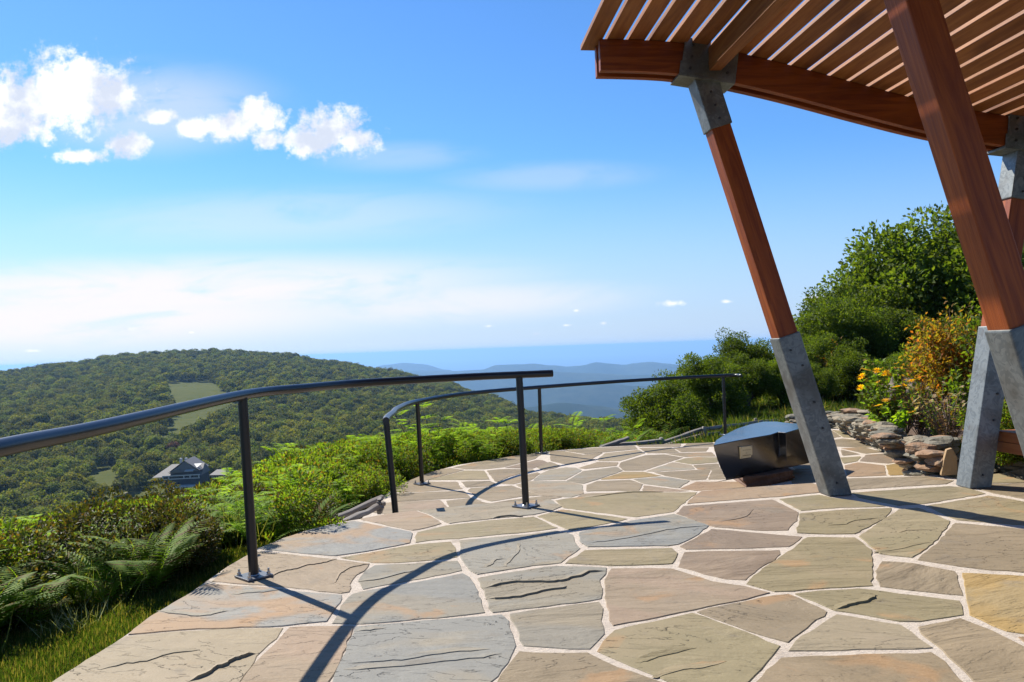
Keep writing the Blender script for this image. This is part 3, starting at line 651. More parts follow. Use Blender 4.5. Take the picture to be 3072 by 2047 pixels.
def fern_leaves(L,base,n_fr,size,mi=0):
    for k in range(n_fr):
        az=nr.uniform(0,2*math.pi); el=nr.uniform(.95,1.4); ln=size*nr.uniform(.7,1.1); N=25
        t=np.linspace(.10,1,N); bend=1.5
        ang=el-t*t*bend*nr.uniform(.55,.9); dx=np.cumsum(np.cos(ang))*ln/N; dz=np.cumsum(np.sin(ang))*ln/N
        h=np.array([math.cos(az),math.sin(az),0]); P=np.array(base)+h*dx[:,None]+np.array([0,0,1])*dz[:,None]
        tang=h*np.cos(ang)[:,None]+np.array([0,0,1])*np.sin(ang)[:,None]; side=np.array([-h[1],h[0],0])
        wl=ln*.27*np.sin(np.pi*np.clip(t*.93+.05,0,1))**.8
        for s_ in (1,-1):
            dd=side*s_+tang*.45+np.array([0,0,-.12]); L.add(P,dd,wl,wl*.17+.004,fold=.0,mi=mi)
        L.add(P[:-1],P[1:]-P[:-1],ln/N*1.2,.008,mi=mi)
def compound(L,P,d,ln,n,lw,mi=0):  # pinnate leaf
    d=d/np.linalg.norm(d); side=np.cross(d,[0,0,1]); side/=max(np.linalg.norm(side),1e-6); t=np.linspace(.15,1,n)
    Q=P+d*(t*ln)[:,None]+np.array([0,0,-1])*(t*t*ln*.35)[:,None]; w_=lw*np.sin(np.pi*np.clip(t*.8+.15,0,1))
    for s_ in (1,-1): L.add(Q,np.tile(side*s_+d*.5+[0,0,-.25],(n,1)),w_,w_*.34,mi=mi)
    L.add([P],[Q[-1]-P],ln,.01,mi=mi)
def stems(B,base,tips,r=.01):
    for tp in tips:
        m=(np.array(base)+np.array(tp))/2+nr.normal(0,.05,3); B.tube([base,m,tp],[r,r*.7,r*.35],5,False)
PROT={}
def proto(key,L,mats,B=None,bm_=None,leafname='foliage',stemname='stem'):
    """kept unlinked: a leaf mesh object and, when B is given, a stem object"""
    lf=L.obj(leafname,mats); st=None
    if B is not None: st=B.build(stemname,bm_ or M['bark'],link=False,smooth=True,fix=False)
    PROT[key]=(lf,st); return lf
for v in range(3):
    L=Leaves(); 
    for k in range(2): fern_leaves(L,(nr.normal(0,.1),nr.normal(0,.1),0),9,.75+.1*v)
    proto('fern%d'%v,L,[M['fern']])
for v in range(3):   # pinnate sapling
    L=Leaves();B=MB(); tips=[]
    for k in range(5):
        tp=np.array([nr.normal(0,.28),nr.normal(0,.28),nr.uniform(.8,1.35)]); tips.append(tp)
        for j in range(13):
            f=nr.uniform(.25,1); P=tp*f; az=nr.uniform(0,6.28); compound(L,P,np.array([math.cos(az),math.sin(az),nr.uniform(.2,.9)]),nr.uniform(.24,.38),8,.11)
    stems(B,(0,0,-.1),tips,.012); proto('sap%d'%v,L,[M['bright']],B,M['bark'])
def lumpy(n,lobes,rx,rz,cz,shell=.5):
    out=[]
    C=[(nr.normal(0,rx*.45),nr.normal(0,rx*.45),cz+nr.normal(0,rz*.45),nr.uniform(.35,.6)) for _ in range(lobes)]
    for i in range(n):
        c=C[i%lobes]; v=nr.normal(size=3); v/=np.linalg.norm(v); rr=nr.uniform(shell,1)**.5
        out.append([c[0]+v[0]*rx*c[3]*rr,c[1]+v[1]*rx*c[3]*rr,c[2]+v[2]*rz*c[3]*rr,v[0],v[1],v[2]])
    return np.array(out)
for key,mt,ls in (('bush','bush',.065),('dark','dark',.065)):
    for v in range(3):
        L=Leaves(); q=lumpy(3600,9+v*2,.62,.5,.55); q=q[q[:,2]>0]
        L.add(q[:,:3],q[:,3:]+rdir(len(q),.3)*.9,nr.uniform(.6,1.2,len(q))*ls,nr.uniform(.45,.6,len(q))*ls,nr.uniform(-1,1,len(q)))
        B=MB(); stems(B,(0,0,-.1),[(nr.normal(0,.25),nr.normal(0,.25),nr.uniform(.5,.8)) for _ in range(7)],.012)
        proto(key+str(v),L,[M[mt]],B,M['twig'])
for v in range(2):   # tall wild grass and stalks
    L=Leaves(); n=90; P=np.c_[nr.normal(0,.22,(n,2)),np.zeros(n)]; d=rdir(n)*.35+[0,0,1]
    L.add(P,d,nr.uniform(.35,.8,n),.008,nr.uniform(-3,3,n),fold=.2,droop=.25)
    P2=P+d*nr.uniform(.3,.7,n)[:,None]; L.add(P2,rdir(n,.6),nr.uniform(.05,.11,n),.02,nr.uniform(-3,3,n))
    proto('straw%d'%v,L,[M['straw']])
L=Leaves(); n=42; P=np.c_[nr.normal(0,.055,(n,2)),np.zeros(n)]; L.add(P,rdir(n)*.75+[0,0,1],nr.uniform(.03,.075,n),.006,nr.uniform(-3,3,n),droop=.3); proto('turf0',L,[M['grass']])
L=Leaves(); n=60; P=np.c_[nr.normal(0,.08,(n,2)),np.zeros(n)]; L.add(P,rdir(n)*.8+[0,0,.9],nr.uniform(.08,.22,n),.01,nr.uniform(-3,3,n),droop=.3); proto('turf1',L,[M['grass']])
# broadleaf trees: trunk with limbs, crown of leaf clusters
def limbs(B,base,h,r,n,spread,tips):
    top=np.array(base)+[nr.normal(0,.05*h),nr.normal(0,.05*h),h*.62]
    B.tube([base,(np.array(base)+top)/2+nr.normal(0,.03*h,3)*[1,1,0],top],[r,r*.75,r*.4],8,False)
    for i in range(n):
        f=nr.uniform(.25,1); s=np.array(base)*(1-f)+top*f; az=i*2.4+nr.uniform(-.4,.4); e=nr.uniform(.2,1.1); ln=spread*nr.uniform(.6,1.05)
        t=s+np.array([math.cos(az)*math.cos(e),math.sin(az)*math.cos(e),math.sin(e)])*ln; m=(s+t)/2+[0,0,-.06*ln]
        B.tube([s,m,t],[r*.38,r*.25,r*.08],6,False); tips.append(t)
        for q in range(2):
            t2=m+(t-m)*nr.uniform(.1,.6)+nr.normal(0,.28*ln,3); B.tube([m,t2],[r*.18,r*.05],5,False); tips.append(t2)
    tips.append(top+[0,0,.2*h])
def tree_proto(key,h,spread,n,ls,mat,nleaf):
    B=MB();tips=[]; limbs(B,(0,0,-.3),h,.045*h,n,spread,tips); L=Leaves(); per=nleaf//len(tips)
    for tp in tips:
        cs=[np.array(tp)+nr.normal(0,.13*spread,3) for _ in range(4)]
        for c in cs:
            m=per//4; v=rdir(m); v/=np.linalg.norm(v,axis=1,keepdims=True); rr=(nr.uniform(.25,1,m)**.6*.27*spread*nr.uniform(.7,1.3))[:,None]; P=c+v*rr*[1,1,.75]
            L.add(P,v+rdir(m,.2)*.8,nr.uniform(.65,1.25,m)*ls,nr.uniform(.5,.75,m)*ls,nr.uniform(-1.5,1.5,m),fold=.15)
    proto(key,L,[mat],B,M['bark'],'crown','trunk')
for v in range(3): tree_proto('oak%d'%v,6.0,2.2,17,.13,M['oak'],36000)
def crown_proto(key,mat):
    L=Leaves(); lob=[(0,0,6.2,3.4)]+[(math.cos(a)*2.1,math.sin(a)*2.1,nr.uniform(4.2,6.6),nr.uniform(1.7,2.5)) for a in [k*1.05+nr.uniform(-.3,.3) for k in range(6)]]+[(nr.normal(0,1.2),nr.normal(0,1.2),8.,1.9)]
    for x,y,z,r_ in lob:
        n=int(26*r_*r_); v=rdir(n); v/=np.linalg.norm(v,axis=1,keepdims=True); v=v[v[:,2]>-.45]; P=np.array([x,y,z])+v*r_*nr.uniform(.82,1.06,(len(v),1))*[1,1,.85]
        tn=np.cross(v,rdir(len(v)))+v*.25; L.add(P,tn,nr.uniform(.6,1.3,len(v)),nr.uniform(.5,1.,len(v)),None,fold=.1)
    proto(key,L,[mat])
for v in range(4): crown_proto('far%d'%v,M['far'])
crown_proto('farred',M['red_far'])
def place(key,name,loc,rz,s,label,cat,group=None,sz=None,trunk=True):
    lf,st=PROT[key]; e=empty(name,loc,rz); e.scale=(s,s,s*(sz or 1)); tag(e,label,cat,group)
    a=lf.copy(); COL.objects.link(a); a.parent=e
    if st is not None and trunk: b=st.copy(); COL.objects.link(b); b.parent=e
    return e
def single(key,name,loc,rz,s,label,cat,group=None,sz=None):
    a=PROT[key][0].copy(); a.name=name; COL.objects.link(a); a.location=loc; a.rotation_euler=(0,0,rz); a.scale=(s,s,s*(sz or 1)); return tag(a,label,cat,group)
# geometry-node scatter for what nobody could count
def scatter(name,pts,rz,scl,idx,keys,label,tilt=None):
    me=D.meshes.new(name); me.vertices.add(len(pts)); me.vertices.foreach_set('co',np.asarray(pts,np.float32).ravel())
    rot=np.zeros((len(pts),3),np.float32); rot[:,2]=rz
    if tilt is not None: rot[:,0]=tilt
    for k,typ,arr,f in (('rot','FLOAT_VECTOR',rot,'vector'),('scl','FLOAT',scl,'value'),('idx','INT',idx,'value')):
        a_=me.attributes.new(k,typ,'POINT'); a_.data.foreach_set(f,np.asarray(arr,np.int32 if typ=='INT' else np.float32).ravel())
    o=D.objects.new(name,me); COL.objects.link(o); tag(o,label,None,None,'stuff')
    c=D.collections.new(name+'_kinds')
    for i,k in enumerate(keys):
        s=PROT[k][0].copy(); s.name='%02d_%s_kind'%(i,name); c.objects.link(s)
    ng=D.node_groups.new(name,'GeometryNodeTree'); ng.interface.new_socket('Geometry',in_out='INPUT',socket_type='NodeSocketGeometry'); ng.interface.new_socket('Geometry',in_out='OUTPUT',socket_type='NodeSocketGeometry')
    t=NT(ng); gi=t.new('NodeGroupInput'); go=t.new('NodeGroupOutput')
    ci=t.new('GeometryNodeCollectionInfo'); ci.inputs['Collection'].default_value=c; ci.inputs['Separate Children'].default_value=True; ci.inputs['Reset Children'].default_value=True
    def na(nm,dt): n=t.new('GeometryNodeInputNamedAttribute',data_type=dt); n.inputs[0].default_value=nm; return n.outputs['Attribute']
    e2r=t.new('FunctionNodeEulerToRotation',inp={0:na('rot','FLOAT_VECTOR')})
    ip=t.new('GeometryNodeInstanceOnPoints'); t.l.new(gi.outputs[0],ip.inputs['Points']); t.l.new(ci.outputs[0],ip.inputs['Instance']); ip.inputs['Pick Instance'].default_value=True
    t.l.new(na('idx','INT'),ip.inputs['Instance Index']); t.l.new(e2r.outputs[0],ip.inputs['Rotation']); t.l.new(na('scl','FLOAT'),ip.inputs['Scale'])
    t.l.new(ip.outputs[0],go.inputs[0])
    md=o.modifiers.new('scatter','NODES'); md.node_group=ng; return o

# ------------------------------------------------------------------ forest on the far hill
CLEAR=[[(492,1152),(577,1144),(645,1154),(684,1184),(716,1212),(660,1254),(606,1276),(540,1330),(470,1352),(506,1284),(522,1226),(500,1184)],
       [(262,1440),(325,1400),(362,1435),(352,1462),(295,1475)]]
LODGE=np.array(at(530,1478,400)); LODGE[2]=-62.7
pts=[];
def clearing(x,y,z):
    a,b=proj(x,y,z)
    return any(inpoly(a,b,P) for P in CLEAR)
s_=8.6; rr=335.
while rr<1750:
    az0,az1=-40,14; da=math.degrees(s_/rr); a=az0
    while a<az1:
        aa=R(a+nr.uniform(-.4,.4)*da); r2=rr+nr.uniform(-.45,.45)*s_; x,y=r2*math.sin(aa),r2*math.cos(aa); a+=da
        z=ground(x,y); px,py=proj(x,y,z)
        if clearing(x,y,z) or clearing(x,y,z+4): continue
        if abs(x-LODGE[0]-3)<22 and 372<y<430: continue
        if y<400 and 455<px<860: continue
        if y<375 and 240<px: continue
        pts.append((x,y,z,px,py))
    rr+=s_*.92; s_=8.3 if rr<900 else 10.
pts.sort(key=lambda p:p[0]**2+p[1]**2)
vis=[p for p in pts if -80<p[3]<1900 and (p[3]<700 or p[4]<1330)]
red=min(vis,key=lambda p:(p[3]-520)**2+(p[4]-1375)**2)
ind=vis[:260]; ids=set(id(p) for p in ind)|{id(red)}
far_lf=[PROT['far%d'%i][0] for i in range(4)]
for i,p in enumerate(ind):
    if p is red: continue
    s=rnd.uniform(.8,1.25); single('far%d'%(i%4),'forest_tree',(p[0],p[1],p[2]-1.5),rnd.uniform(0,6.28),s,'rounded green broadleaf tree in the forest at the foot of the far hill','tree','forest trees at the foot of the far hill')
single('farred','reddish_tree',(red[0],red[1],red[2]),1.,1.1,'reddish tree among the green forest just above the lodge roof','tree')
rest=[p for p in pts if id(p) not in ids]; N=len(rest); print('forest',N)
scatter('forest',[(p[0],p[1],p[2]-1.5) for p in rest],nr.uniform(0,6.28,N),nr.uniform(.7,1.5,N),nr.randint(0,4,N),['far0','far1','far2','far3'],'dense green forest canopy covering the far rounded hill')

# ------------------------------------------------------------------ lodge in the valley
K=400/F/5.8825
M['roof']=pbr('lodge_roof',lambda t:t.mix(t.noise(pos(t),2,5),(.13,.12,.12),(.19,.18,.175)),.7)
M['roof_light']=pbr('lodge_metal_roof',(.42,.44,.46),.45)
M['lodge_wall']=pbr('lodge_wall',(.035,.05,.075),.7)
M['trim']=pbr('white_trim',(.62,.62,.60),.6)
M['pane']=pbr('window_glass',(.015,.018,.022),.1)
M['tan_wall']=pbr('tan_wall',(.35,.28,.20),.8)
lod=empty('lodge',tuple(LODGE),R(6)); tag(lod,'grey roofed lodge with white balcony trim in the valley below the far hill','building')
LX=lambda c:(c-760)*K
LZ=lambda c:(960-c)*K
b=MB(); b.box(((LX(560)+LX(1180))/2,8,LZ(650)/2),(LX(1180)-LX(560),14,LZ(650))); b.build('wall',M['lodge_wall'],lod)
def hip(B,x0,x1,y0,y1,z0,rx0,rx1,ry,z1):
    B.add([(x0,y0,z0),(x1,y0,z0),(x1,y1,z0),(x0,y1,z0),(rx0,ry,z1),(rx1,ry,z1)],[(0,1,5,4),(1,2,5),(2,3,4,5),(3,0,4),(3,2,1,0)])
b=MB(); hip(b,LX(370),LX(1200),-1.5,17,LZ(670),LX(610),LX(1180),8,LZ(492)); b.build('roof',M['roof'],lod)
g1=MB(); ax,az_=LX(930),LZ(392)
g1.add([(LX(640),-2.2,LZ(600)),(ax,-2.2,az_),(LX(1190),-2.2,LZ(575)),(LX(640),15,LZ(600)),(ax,15,az_),(LX(1190),15,LZ(575))],[(0,1,4,3),(1,2,5,4)])
g1.add([(LX(655),-2.0,LZ(612)),(ax,-2.0,az_-.45),(LX(1175),-2.0,LZ(587))],[(0,1,2)])
o=g1.build('roof',M['roof'],lod,fix=False); o['label']='tall central gable roof'
b=MB(); b.add([(LX(935),-3.2,LZ(572)),(LX(1085),-3.2,LZ(572)),(LX(1185),2.5,LZ(475)),(LX(1030),2.5,LZ(475)),(LX(935),-3.2,LZ(575)-.3),(LX(1085),-3.2,LZ(575)-.3)],[(0,1,2,3),(0,4,5,1)]); o=b.build('roof',M['roof_light'],lod,fix=False); o['label']='pale metal shed roof'
b=MB(); b.add([(LX(690),-3,LZ(585)),(LX(790),-3,LZ(530)),(LX(900),-3,LZ(585)),(LX(690),1,LZ(585)),(LX(790),1,LZ(530)),(LX(900),1,LZ(585))],[(0,1,2),(0,3,4,1),(1,4,5,2)]); b.build('dormer',M['roof'],lod,fix=False)
b=MB(); b.box((LX(860),-1.2,LZ(712)),(LX(1175)-LX(545),.3,.45)); b.box((LX(860),-1.25,LZ(655)),(LX(1180)-LX(540),.3,.5))
for c in (548,650,905,1010,1160): b.box((LX(c),-1.3,LZ(685)),(.45,.3,LZ(655)-LZ(715)))
b.build('balcony',M['trim'],lod)
for x0,x1 in ((560,640),(662,893),(918,1000),(1022,1150)):
    w_=MB().box(((LX(x0)+LX(x1))/2,.95,LZ(688)),(LX(x1)-LX(x0),.2,1.5)).build('window',M['pane'],lod)
b=MB(); b.box((LX(895),-2.5,LZ(838)),(LX(1110)-LX(690),5,.6)); b.box((LX(895),-5,LZ(958)),(LX(1130)-LX(740),2,.5))
for c in (700,880,1090): b.box((LX(c),-4.6,LZ(895)),(.5,.5,LZ(845)-LZ(945)))
b.build('porch',M['trim'],lod)
for c in (790,880): MB().box((LX(c),6,LZ(425)),(1.1,1.1,2.4)).build('chimney',M['trim'],lod,bevel=.1)
b2=empty('service_building',tuple(LODGE+np.array([LX(1480),6,LZ(760)])),R(-8)); tag(b2,'low grey roofed outbuilding beside the right end of the lodge','building')
MB().box((0,0,1),(7,6,2)).build('wall',M['tan_wall'],b2)
b=MB(); hip(b,-4.4,4.4,-3.6,3.6,2,-2.2,2.2,0,4.2); b.build('roof',M['roof'],b2)
MB().box((0,-3.05,1.1),(4.5,.1,1.1)).build('window',M['pane'],b2)
# car park patch beside the lodge
cp=[at(a,b,395) for a,b in ((285,1478),(360,1448),(372,1462),(330,1490))]
o=mesh_obj('parking_area',[(p[0],p[1],LODGE[2]+1.4+(.35 if i in(1,2) else 0)) for i,p in enumerate(cp)],[(0,1,2,3)],pbr('asphalt',(.22,.22,.23),.8)); o['kind']='structure'
# ------------------------------------------------------------------ pergola
PA=R(-5); PV=Vector((math.sin(PA),math.cos(PA),0)); PU=Vector((math.cos(PA),-math.sin(PA),0))
def W(u,v,z): return PU*u+PV*v+Vector((0,0,z))
BOT=[(1.40,3.60),(1.70,3.592),(2.03,3.571),(2.47,3.503),(3.0,3.38),(3.65,3.205),(4.2,3.065),(4.75,2.957),(5.3,2.89),(6.0,2.85),(7.0,2.86),(8.0,2.93)]
BOT=[(a*1.04,1.4+(b+.06-1.4)*1.04) for a,b in BOT]
bx=[p[0] for p in BOT]; bz=[p[1] for p in BOT]
_sp=spline([(a,0,b) for a,b in BOT],10); _sx=[p.x for p in _sp]; _sz=[p.z for p in _sp]
def bz_at(u): return float(np.interp(u,_sx,_sz))
per=empty('pergola',tuple(W(3.6,5.4,0))); tag(per,'open timber pergola with slatted roof on leaning posts over the stone terrace','pergola')
inv=Matrix.Translation(-Vector(per.location))
def grain(o,org,ax,tone):
    """grain coordinates: along the timber, across, across"""
    ax=Vector(ax).normalized(); s=ax.cross(Vector((0,0,1))); s=s.normalized() if s.length>.01 else Vector((1,0,0)); q=s.cross(ax)
    me=o.data; a=me.attributes.new('grain','FLOAT_VECTOR','POINT'); off=nr.uniform(0,50,3)
    a.data.foreach_set('vector',np.array([[(v.co-Vector(org)).dot(ax)+off[0],(v.co-Vector(org)).dot(s)+off[1],(v.co-Vector(org)).dot(q)+off[2]] for v in me.vertices],np.float32).ravel())
    tn=me.attributes.new('tone','FLOAT','POINT'); tn.data.foreach_set('value',np.full(len(me.vertices),tone,np.float32))
def relp(B): B.v=[tuple(Vector(p)-Vector(per.location)) for p in B.v]; return B
VF,VN=7.10,4.16
def ply(v0,v1):
    B=MB(); us=[1.456+i*.15 for i in range(45)]; n=len(us)
    for u in us:
        z=bz_at(u); z2=z+.272
        for (vv,zz) in ((v0,z),(v1,z),(v1,z2),(v0,z2)): B.v.append(tuple(W(u,vv,zz)))
    for i in range(n-1):
        for k in range(4): B.f.append((i*4+k,i*4+(k+1)%4,(i+1)*4+(k+1)%4,(i+1)*4+k))
    B.f.append((3,2,1,0)); B.f.append(tuple((n-1)*4+k for k in range(4)))
    o=relp(B).build('beam',M['timber'],per,bevel=.006); grain(o,(0,0,0),PU,rnd.uniform(.2,.6)); return o
for v in (VF,VN):
    ply(v-.12,v-.05); ply(v+.04,v+.11)
def obox(c,ax_u,ax_v,ax_w,d):
    """box with explicit axes"""
    p=[]
    for e in (-1,1):
        for a,b in ((-1,-1),(1,-1),(1,1),(-1,1)): p.append(c+ax_u*(a*d[0]/2)+ax_v*(b*d[1]/2)+ax_w*(e*d[2]/2))
    return p
def post(u0,ut,zt,v):
    base=W(u0,v,0); top=W(ut,v,zt); ax=(top-base).normalized(); side=(PU-ax*PU.dot(ax)).normalized()
    L=(top-base).length
    def seg(B,s0,s1,w):
        p0=base+ax*s0; p1=base+ax*s1; q=[]
        for P,fl in ((p0,s0<=.01),(p1,s1>=L-.01)):
            for a,b in ((-1,-1),(1,-1),(1,1),(-1,1)):
                r=P+side*(a*w/2)+PV*(b*w/2)
                if fl: r=r+ax*((P.z-r.z)/ax.z)
                q.append(r)
        B.hexa(q)
    Bw=MB(); seg(Bw,.1,L-.02,.178); w_=relp(Bw).build('post',M['timber'],per,bevel=.009,seg=3); grain(w_,base-Vector(per.location),ax,rnd.uniform(.35,.7))
    Bs=MB(); seg(Bs,.0,1.43/ax.z,.205); s_=relp(Bs).build('base_sleeve',M['galv'],w_,bevel=.01)
    # open top lip of the sleeve
    Bt=MB(); seg(Bt,L-.45,L,.205); tpo=relp(Bt).build('top_sleeve',M['galv'],w_,bevel=.008)
    for k,(s0,w0) in enumerate(((.12,.0),(.62,.03),(.86,.03),(1.2,.03),(1.36,-.03),(L-.38,0),(L-.26,0),(L-.14,0))):
        P=base+ax*s0+side*w0-PV*.1035
        B=MB(); B.tube([P,P-PV*.012],[.011,.009],8); relp(B).build('bolt',M['dullbolt'],w_)
    # bracket box round the double beam
    B=MB(); uc=ut; zb=bz_at(uc); sl_=(bz_at(uc+.2)-bz_at(uc-.2))/.4; tu=Vector((PU.x,PU.y,sl_)).normalized(); nn=tu.cross(PV).normalized(); nn=nn if nn.z>0 else -nn
    c=W(uc,v-.005,zb)
    B.hexa(obox(c-nn*.012,tu,PV,nn,(.50,.275,.024)))
    for vv in (-.134,.125):
        B.hexa(obox(c+PV*vv+nn*.045+tu*.0,tu,PV,nn,(.50,.012,.12)))
        B.hexa(obox(c+PV*(vv-.001)-tu*.12+nn*.16,tu,PV,nn,(.23,.012,.30)))
        B.hexa(obox(c+PV*(vv-.0005)+tu*.19+nn*.13,tu,PV,nn,(.12,.012,.24)))
    br=relp(B).build('bracket',M['galv'],w_,bevel=.003)
    for a_,z_ in ((-.16,.05),(-.16,.15),(-.16,.25),(.17,.06),(.17,.2)):
        P=c-PV*.14+tu*a_+nn*z_; B=MB(); B.tube([P,P-PV*.012],[.013,.011],8); relp(B).build('bolt',M['dullbolt'],w_)
    return w_
for v in (VF,VN):
    post(3.47,2.385,3.70,v); post(4.77,5.34,3.02,v)
# purlins running between and past the two frames
for u in (2.455,5.4):
    z=bz_at(u)+.035
    B=MB(); B.hexa(obox(W(u,(VF-.13+.6)/2,z+.13),PU,PV,Vector((0,0,1)),(.105,VF-.13-.6,.20))); o=relp(B).build('purlin',M['slat'],per,bevel=.006); grain(o,(0,0,0),PV,.3)
B=MB(); G=[];u=1.35
tones=[]
while u<7.6:
    um=u+.065; sl_=(bz_at(max(um,1.56)+.1)-bz_at(max(um,1.56)-.1))/.2; tu=Vector((PU.x,PU.y,sl_)).normalized(); nn=Vector((-PU.x*sl_,-PU.y*sl_,1)).normalized()
    v1=VF+.17; v0=.55; c=W(um,(v0+v1)/2,bz_at(max(um,1.46))+.272+.025)
    n0=len(B.v); B.hexa(obox(c,tu,PV,nn,(.145,v1-v0,.042))); 
    off=nr.uniform(0,30,3); tn=rnd.uniform(.1,1.)
    for p in B.v[n0:]:
        q=Vector(p)-c; G.append((q.dot(PV)+off[0],q.dot(tu)+off[1],q.dot(nn)+off[2])); tones.append(tn)
    u+=.1836*math.cos(math.atan(sl_))
relp(B); o=mesh_obj('slat_roof',B.v,B.f,M['slat'],per,attrs={'grain':('FLOAT_VECTOR','POINT',G),'tone':('FLOAT','POINT',tones)})
# timber bench fixed to the right posts
bn=empty('timber_bench',tuple(W(5.25,5.6,0))); tag(bn,'red brown timber bench beam beside the right leaning post','bench')
bl=Vector(bn.location)
for k in (0,1):
    B=MB(); B.hexa(obox(W(5.25,5.62,.355+.096*k)-bl,PU,PV,Vector((0,0,1)),(.48,3.0,.094))); o=B.build('seat_board',M['bench_wood'],bn,bevel=.006); grain(o,(0,0,0),PV,.5)
for v in (4.3,): 
    B=MB(); B.hexa(obox(W(5.25,v,.155)-bl,PU,PV,Vector((0,0,1)),(.34,.09,.315))); o=B.build('leg',M['bench_wood'],bn,bevel=.006); grain(o,(0,0,0),(0,0,1),.5)
# ------------------------------------------------------------------ railings
HR=1.165
def railing(name,label,pts,posts,zb,leans=None):
    org=np.mean([p[:2] for p in pts],axis=0); e=empty(name,(org[0],org[1],zb)); tag(e,label,'railing'); off=Vector(e.location)
    S=[Vector(p)-off for p in spline(pts,14)]
    MB().tube(S,.032,20).build('handrail',M['rail'],e,smooth=True,angle=50)
    for b,t_,vis_ in posts:
        b=Vector(b); t_=Vector(t_)
        po=MB().tube([b-off,t_-off],.0305,20,False).build('post',M['rail'],e,smooth=True)
        d=.088; ang=rnd.uniform(-.12,.12)+.75
        Rm=Matrix.Translation(b-off+Vector((0,0,.009)))@Matrix.Rotation(ang,4,'Z')
        MB().box((0,0,0),(2*d,2*d,.012),Rm).build('base_plate',M['plate'],po,bevel=.002)
        MB().tube([b-off+Vector((0,0,.014)),b-off+Vector((0,0,.022))],[.037,.033],18).build('weld_collar',M['bolt'],po,smooth=True)
        for sx in (-1,1):
            for sy in (-1,1):
                c=Rm@Vector((sx*.066,sy*.066,.006)); B=MB(); B.tube([c,c+Vector((0,0,.004))],.017,14); B.tube([c+Vector((0,0,.004)),c+Vector((0,0,.019))],.0125,6); B.tube([c+Vector((0,0,.019)),c+Vector((0,0,.040))],.007,8)
                B.build('bolt',M['bolt'],po)
    return e
r1=[(-1.3,-1.2,HR-.05),(-1.52,.4,HR-.05),(-1.66,1.7,HR-.05)]+[tuple(at(0,1344,2.75)),tuple(at(300,1283,3.45))]+[(-1.706,5.2,HR),(-1.50,6.0,HR)]+[(-1.17,6.62,HR),(-.42,7.12,HR),(.054,7.25,HR),(.35,7.31,HR)]
p1=pl(762,1732,0); p2=pl(1578,1521,0)
p0=(-1.63,1.3,0)
railing('upper_railing','black tubular handrail on two bolted posts curving round the upper terrace edge',r1,[(p0,(-1.625,1.3,HR-.07),0),(p1,(-1.706,5.2,HR-.02),1),(p2,(.054,7.25,HR-.02),1)],0)
zr=HR-STEP
q1=pl(1266,1453,-STEP);q2=pl(1624,1361,-STEP);q3=pl(2176,1306,-STEP)
q0=(-1.16,7.98,-STEP)
r2=[(-1.204,7.75,.764),(-1.25,8.1,.762),(-1.31,8.9,.748),(-1.40,10.0,.725),(-1.327,11.35,zr),(-.73,12.95,zr),(.445,14.2,zr),(2.25,15.5,zr),(float(q3[0]),float(q3[1]),zr),(4.40,15.95,zr)]
railing('lower_railing','thinner looking black handrail sweeping round the far edge of the lower terrace',r2,[(q0,(-1.235,7.95,.745),0),(q1,(-1.327,11.35,zr-.01),1),(q2,(.445,14.2,zr-.01),1),(q3,(float(q3[0]),float(q3[1]),zr-.01),1)],-STEP)

# ------------------------------------------------------------------ polished stone bench
top=[(2140,1336),(2200,1324),(2260,1313),(2312,1304),(2334,1297),(2358,1298),(2385,1290),(2414,1282),(2434,1275),(2404,1271),(2370,1270),(2330,1265),(2290,1265),(2250,1273),(2210,1286),(2170,1306),(2147,1321)]
TZ=.16
tp=np.array([pl(a,b,TZ)[:2] for a,b in top]); cen=tp.mean(axis=0)
bot=tp.copy(); fb={0:(2178,1441),1:(2228,1431),2:(2276,1423),3:(2318,1414),4:(2336,1410),5:(2362,1405),6:(2388,1399),7:(2424,1391),8:(2436,1388)}
BZ=-.33
for i in range(len(tp)):
    if i in fb: bot[i]=pl(*fb[i],BZ)[:2]
    else: bot[i]=cen+(tp[i]-cen)*.78+np.array([.1,-.15])
sb=empty('stone_bench',(float(cen[0]),float(cen[1]),-STEP)); tag(sb,'polished black stone bench with a small plaque on a rough brown rock','bench'); so_=Vector(sb.location)
n=len(tp); Vv=[]; 
for lv in range(7):
    f=lv/6
    for i in range(n):
        p=tp[i]*(1-f)+bot[i]*f
        if i in (4,): # the gouge in the front face
            p=p+np.array([.03,.07])*math.exp(-((f-.35)/.4)**2)
        if i in (0,1,16) : p=p+np.array([-.02,-.02])*math.sin(f*3.14)
        Vv.append((p[0],p[1],TZ*(1-f)+BZ*f))
Fb=[tuple(range(n))]+[(lv*n+i,(lv+1)*n+i,(lv+1)*n+(i+1)%n,lv*n+(i+1)%n) for lv in range(6) for i in range(n)]+[tuple(6*n+i for i in range(n))[::-1]]
B=MB(); B.v=[tuple(Vector(v)-so_) for v in Vv]; B.f=Fb
o=B.build('slab',M['black_stone'],sb,smooth=False)
bm=bmesh.new(); bm.from_mesh(o.data); bmesh.ops.recalc_face_normals(bm,faces=bm.faces)
ed=[e for e in bm.edges if e.calc_face_angle(0)>R(50)]; bmesh.ops.bevel(bm,geom=ed,offset=.022,segments=4,affect='EDGES',profile=.5,clamp_overlap=True)
bm.to_mesh(o.data); bm.free(); o.data.polygons.foreach_set('use_smooth',[True]*len(o.data.polygons)); o.data.set_sharp_from_angle(angle=R(45)); o.modifiers.new('weighted','WEIGHTED_NORMAL').keep_sharp=True
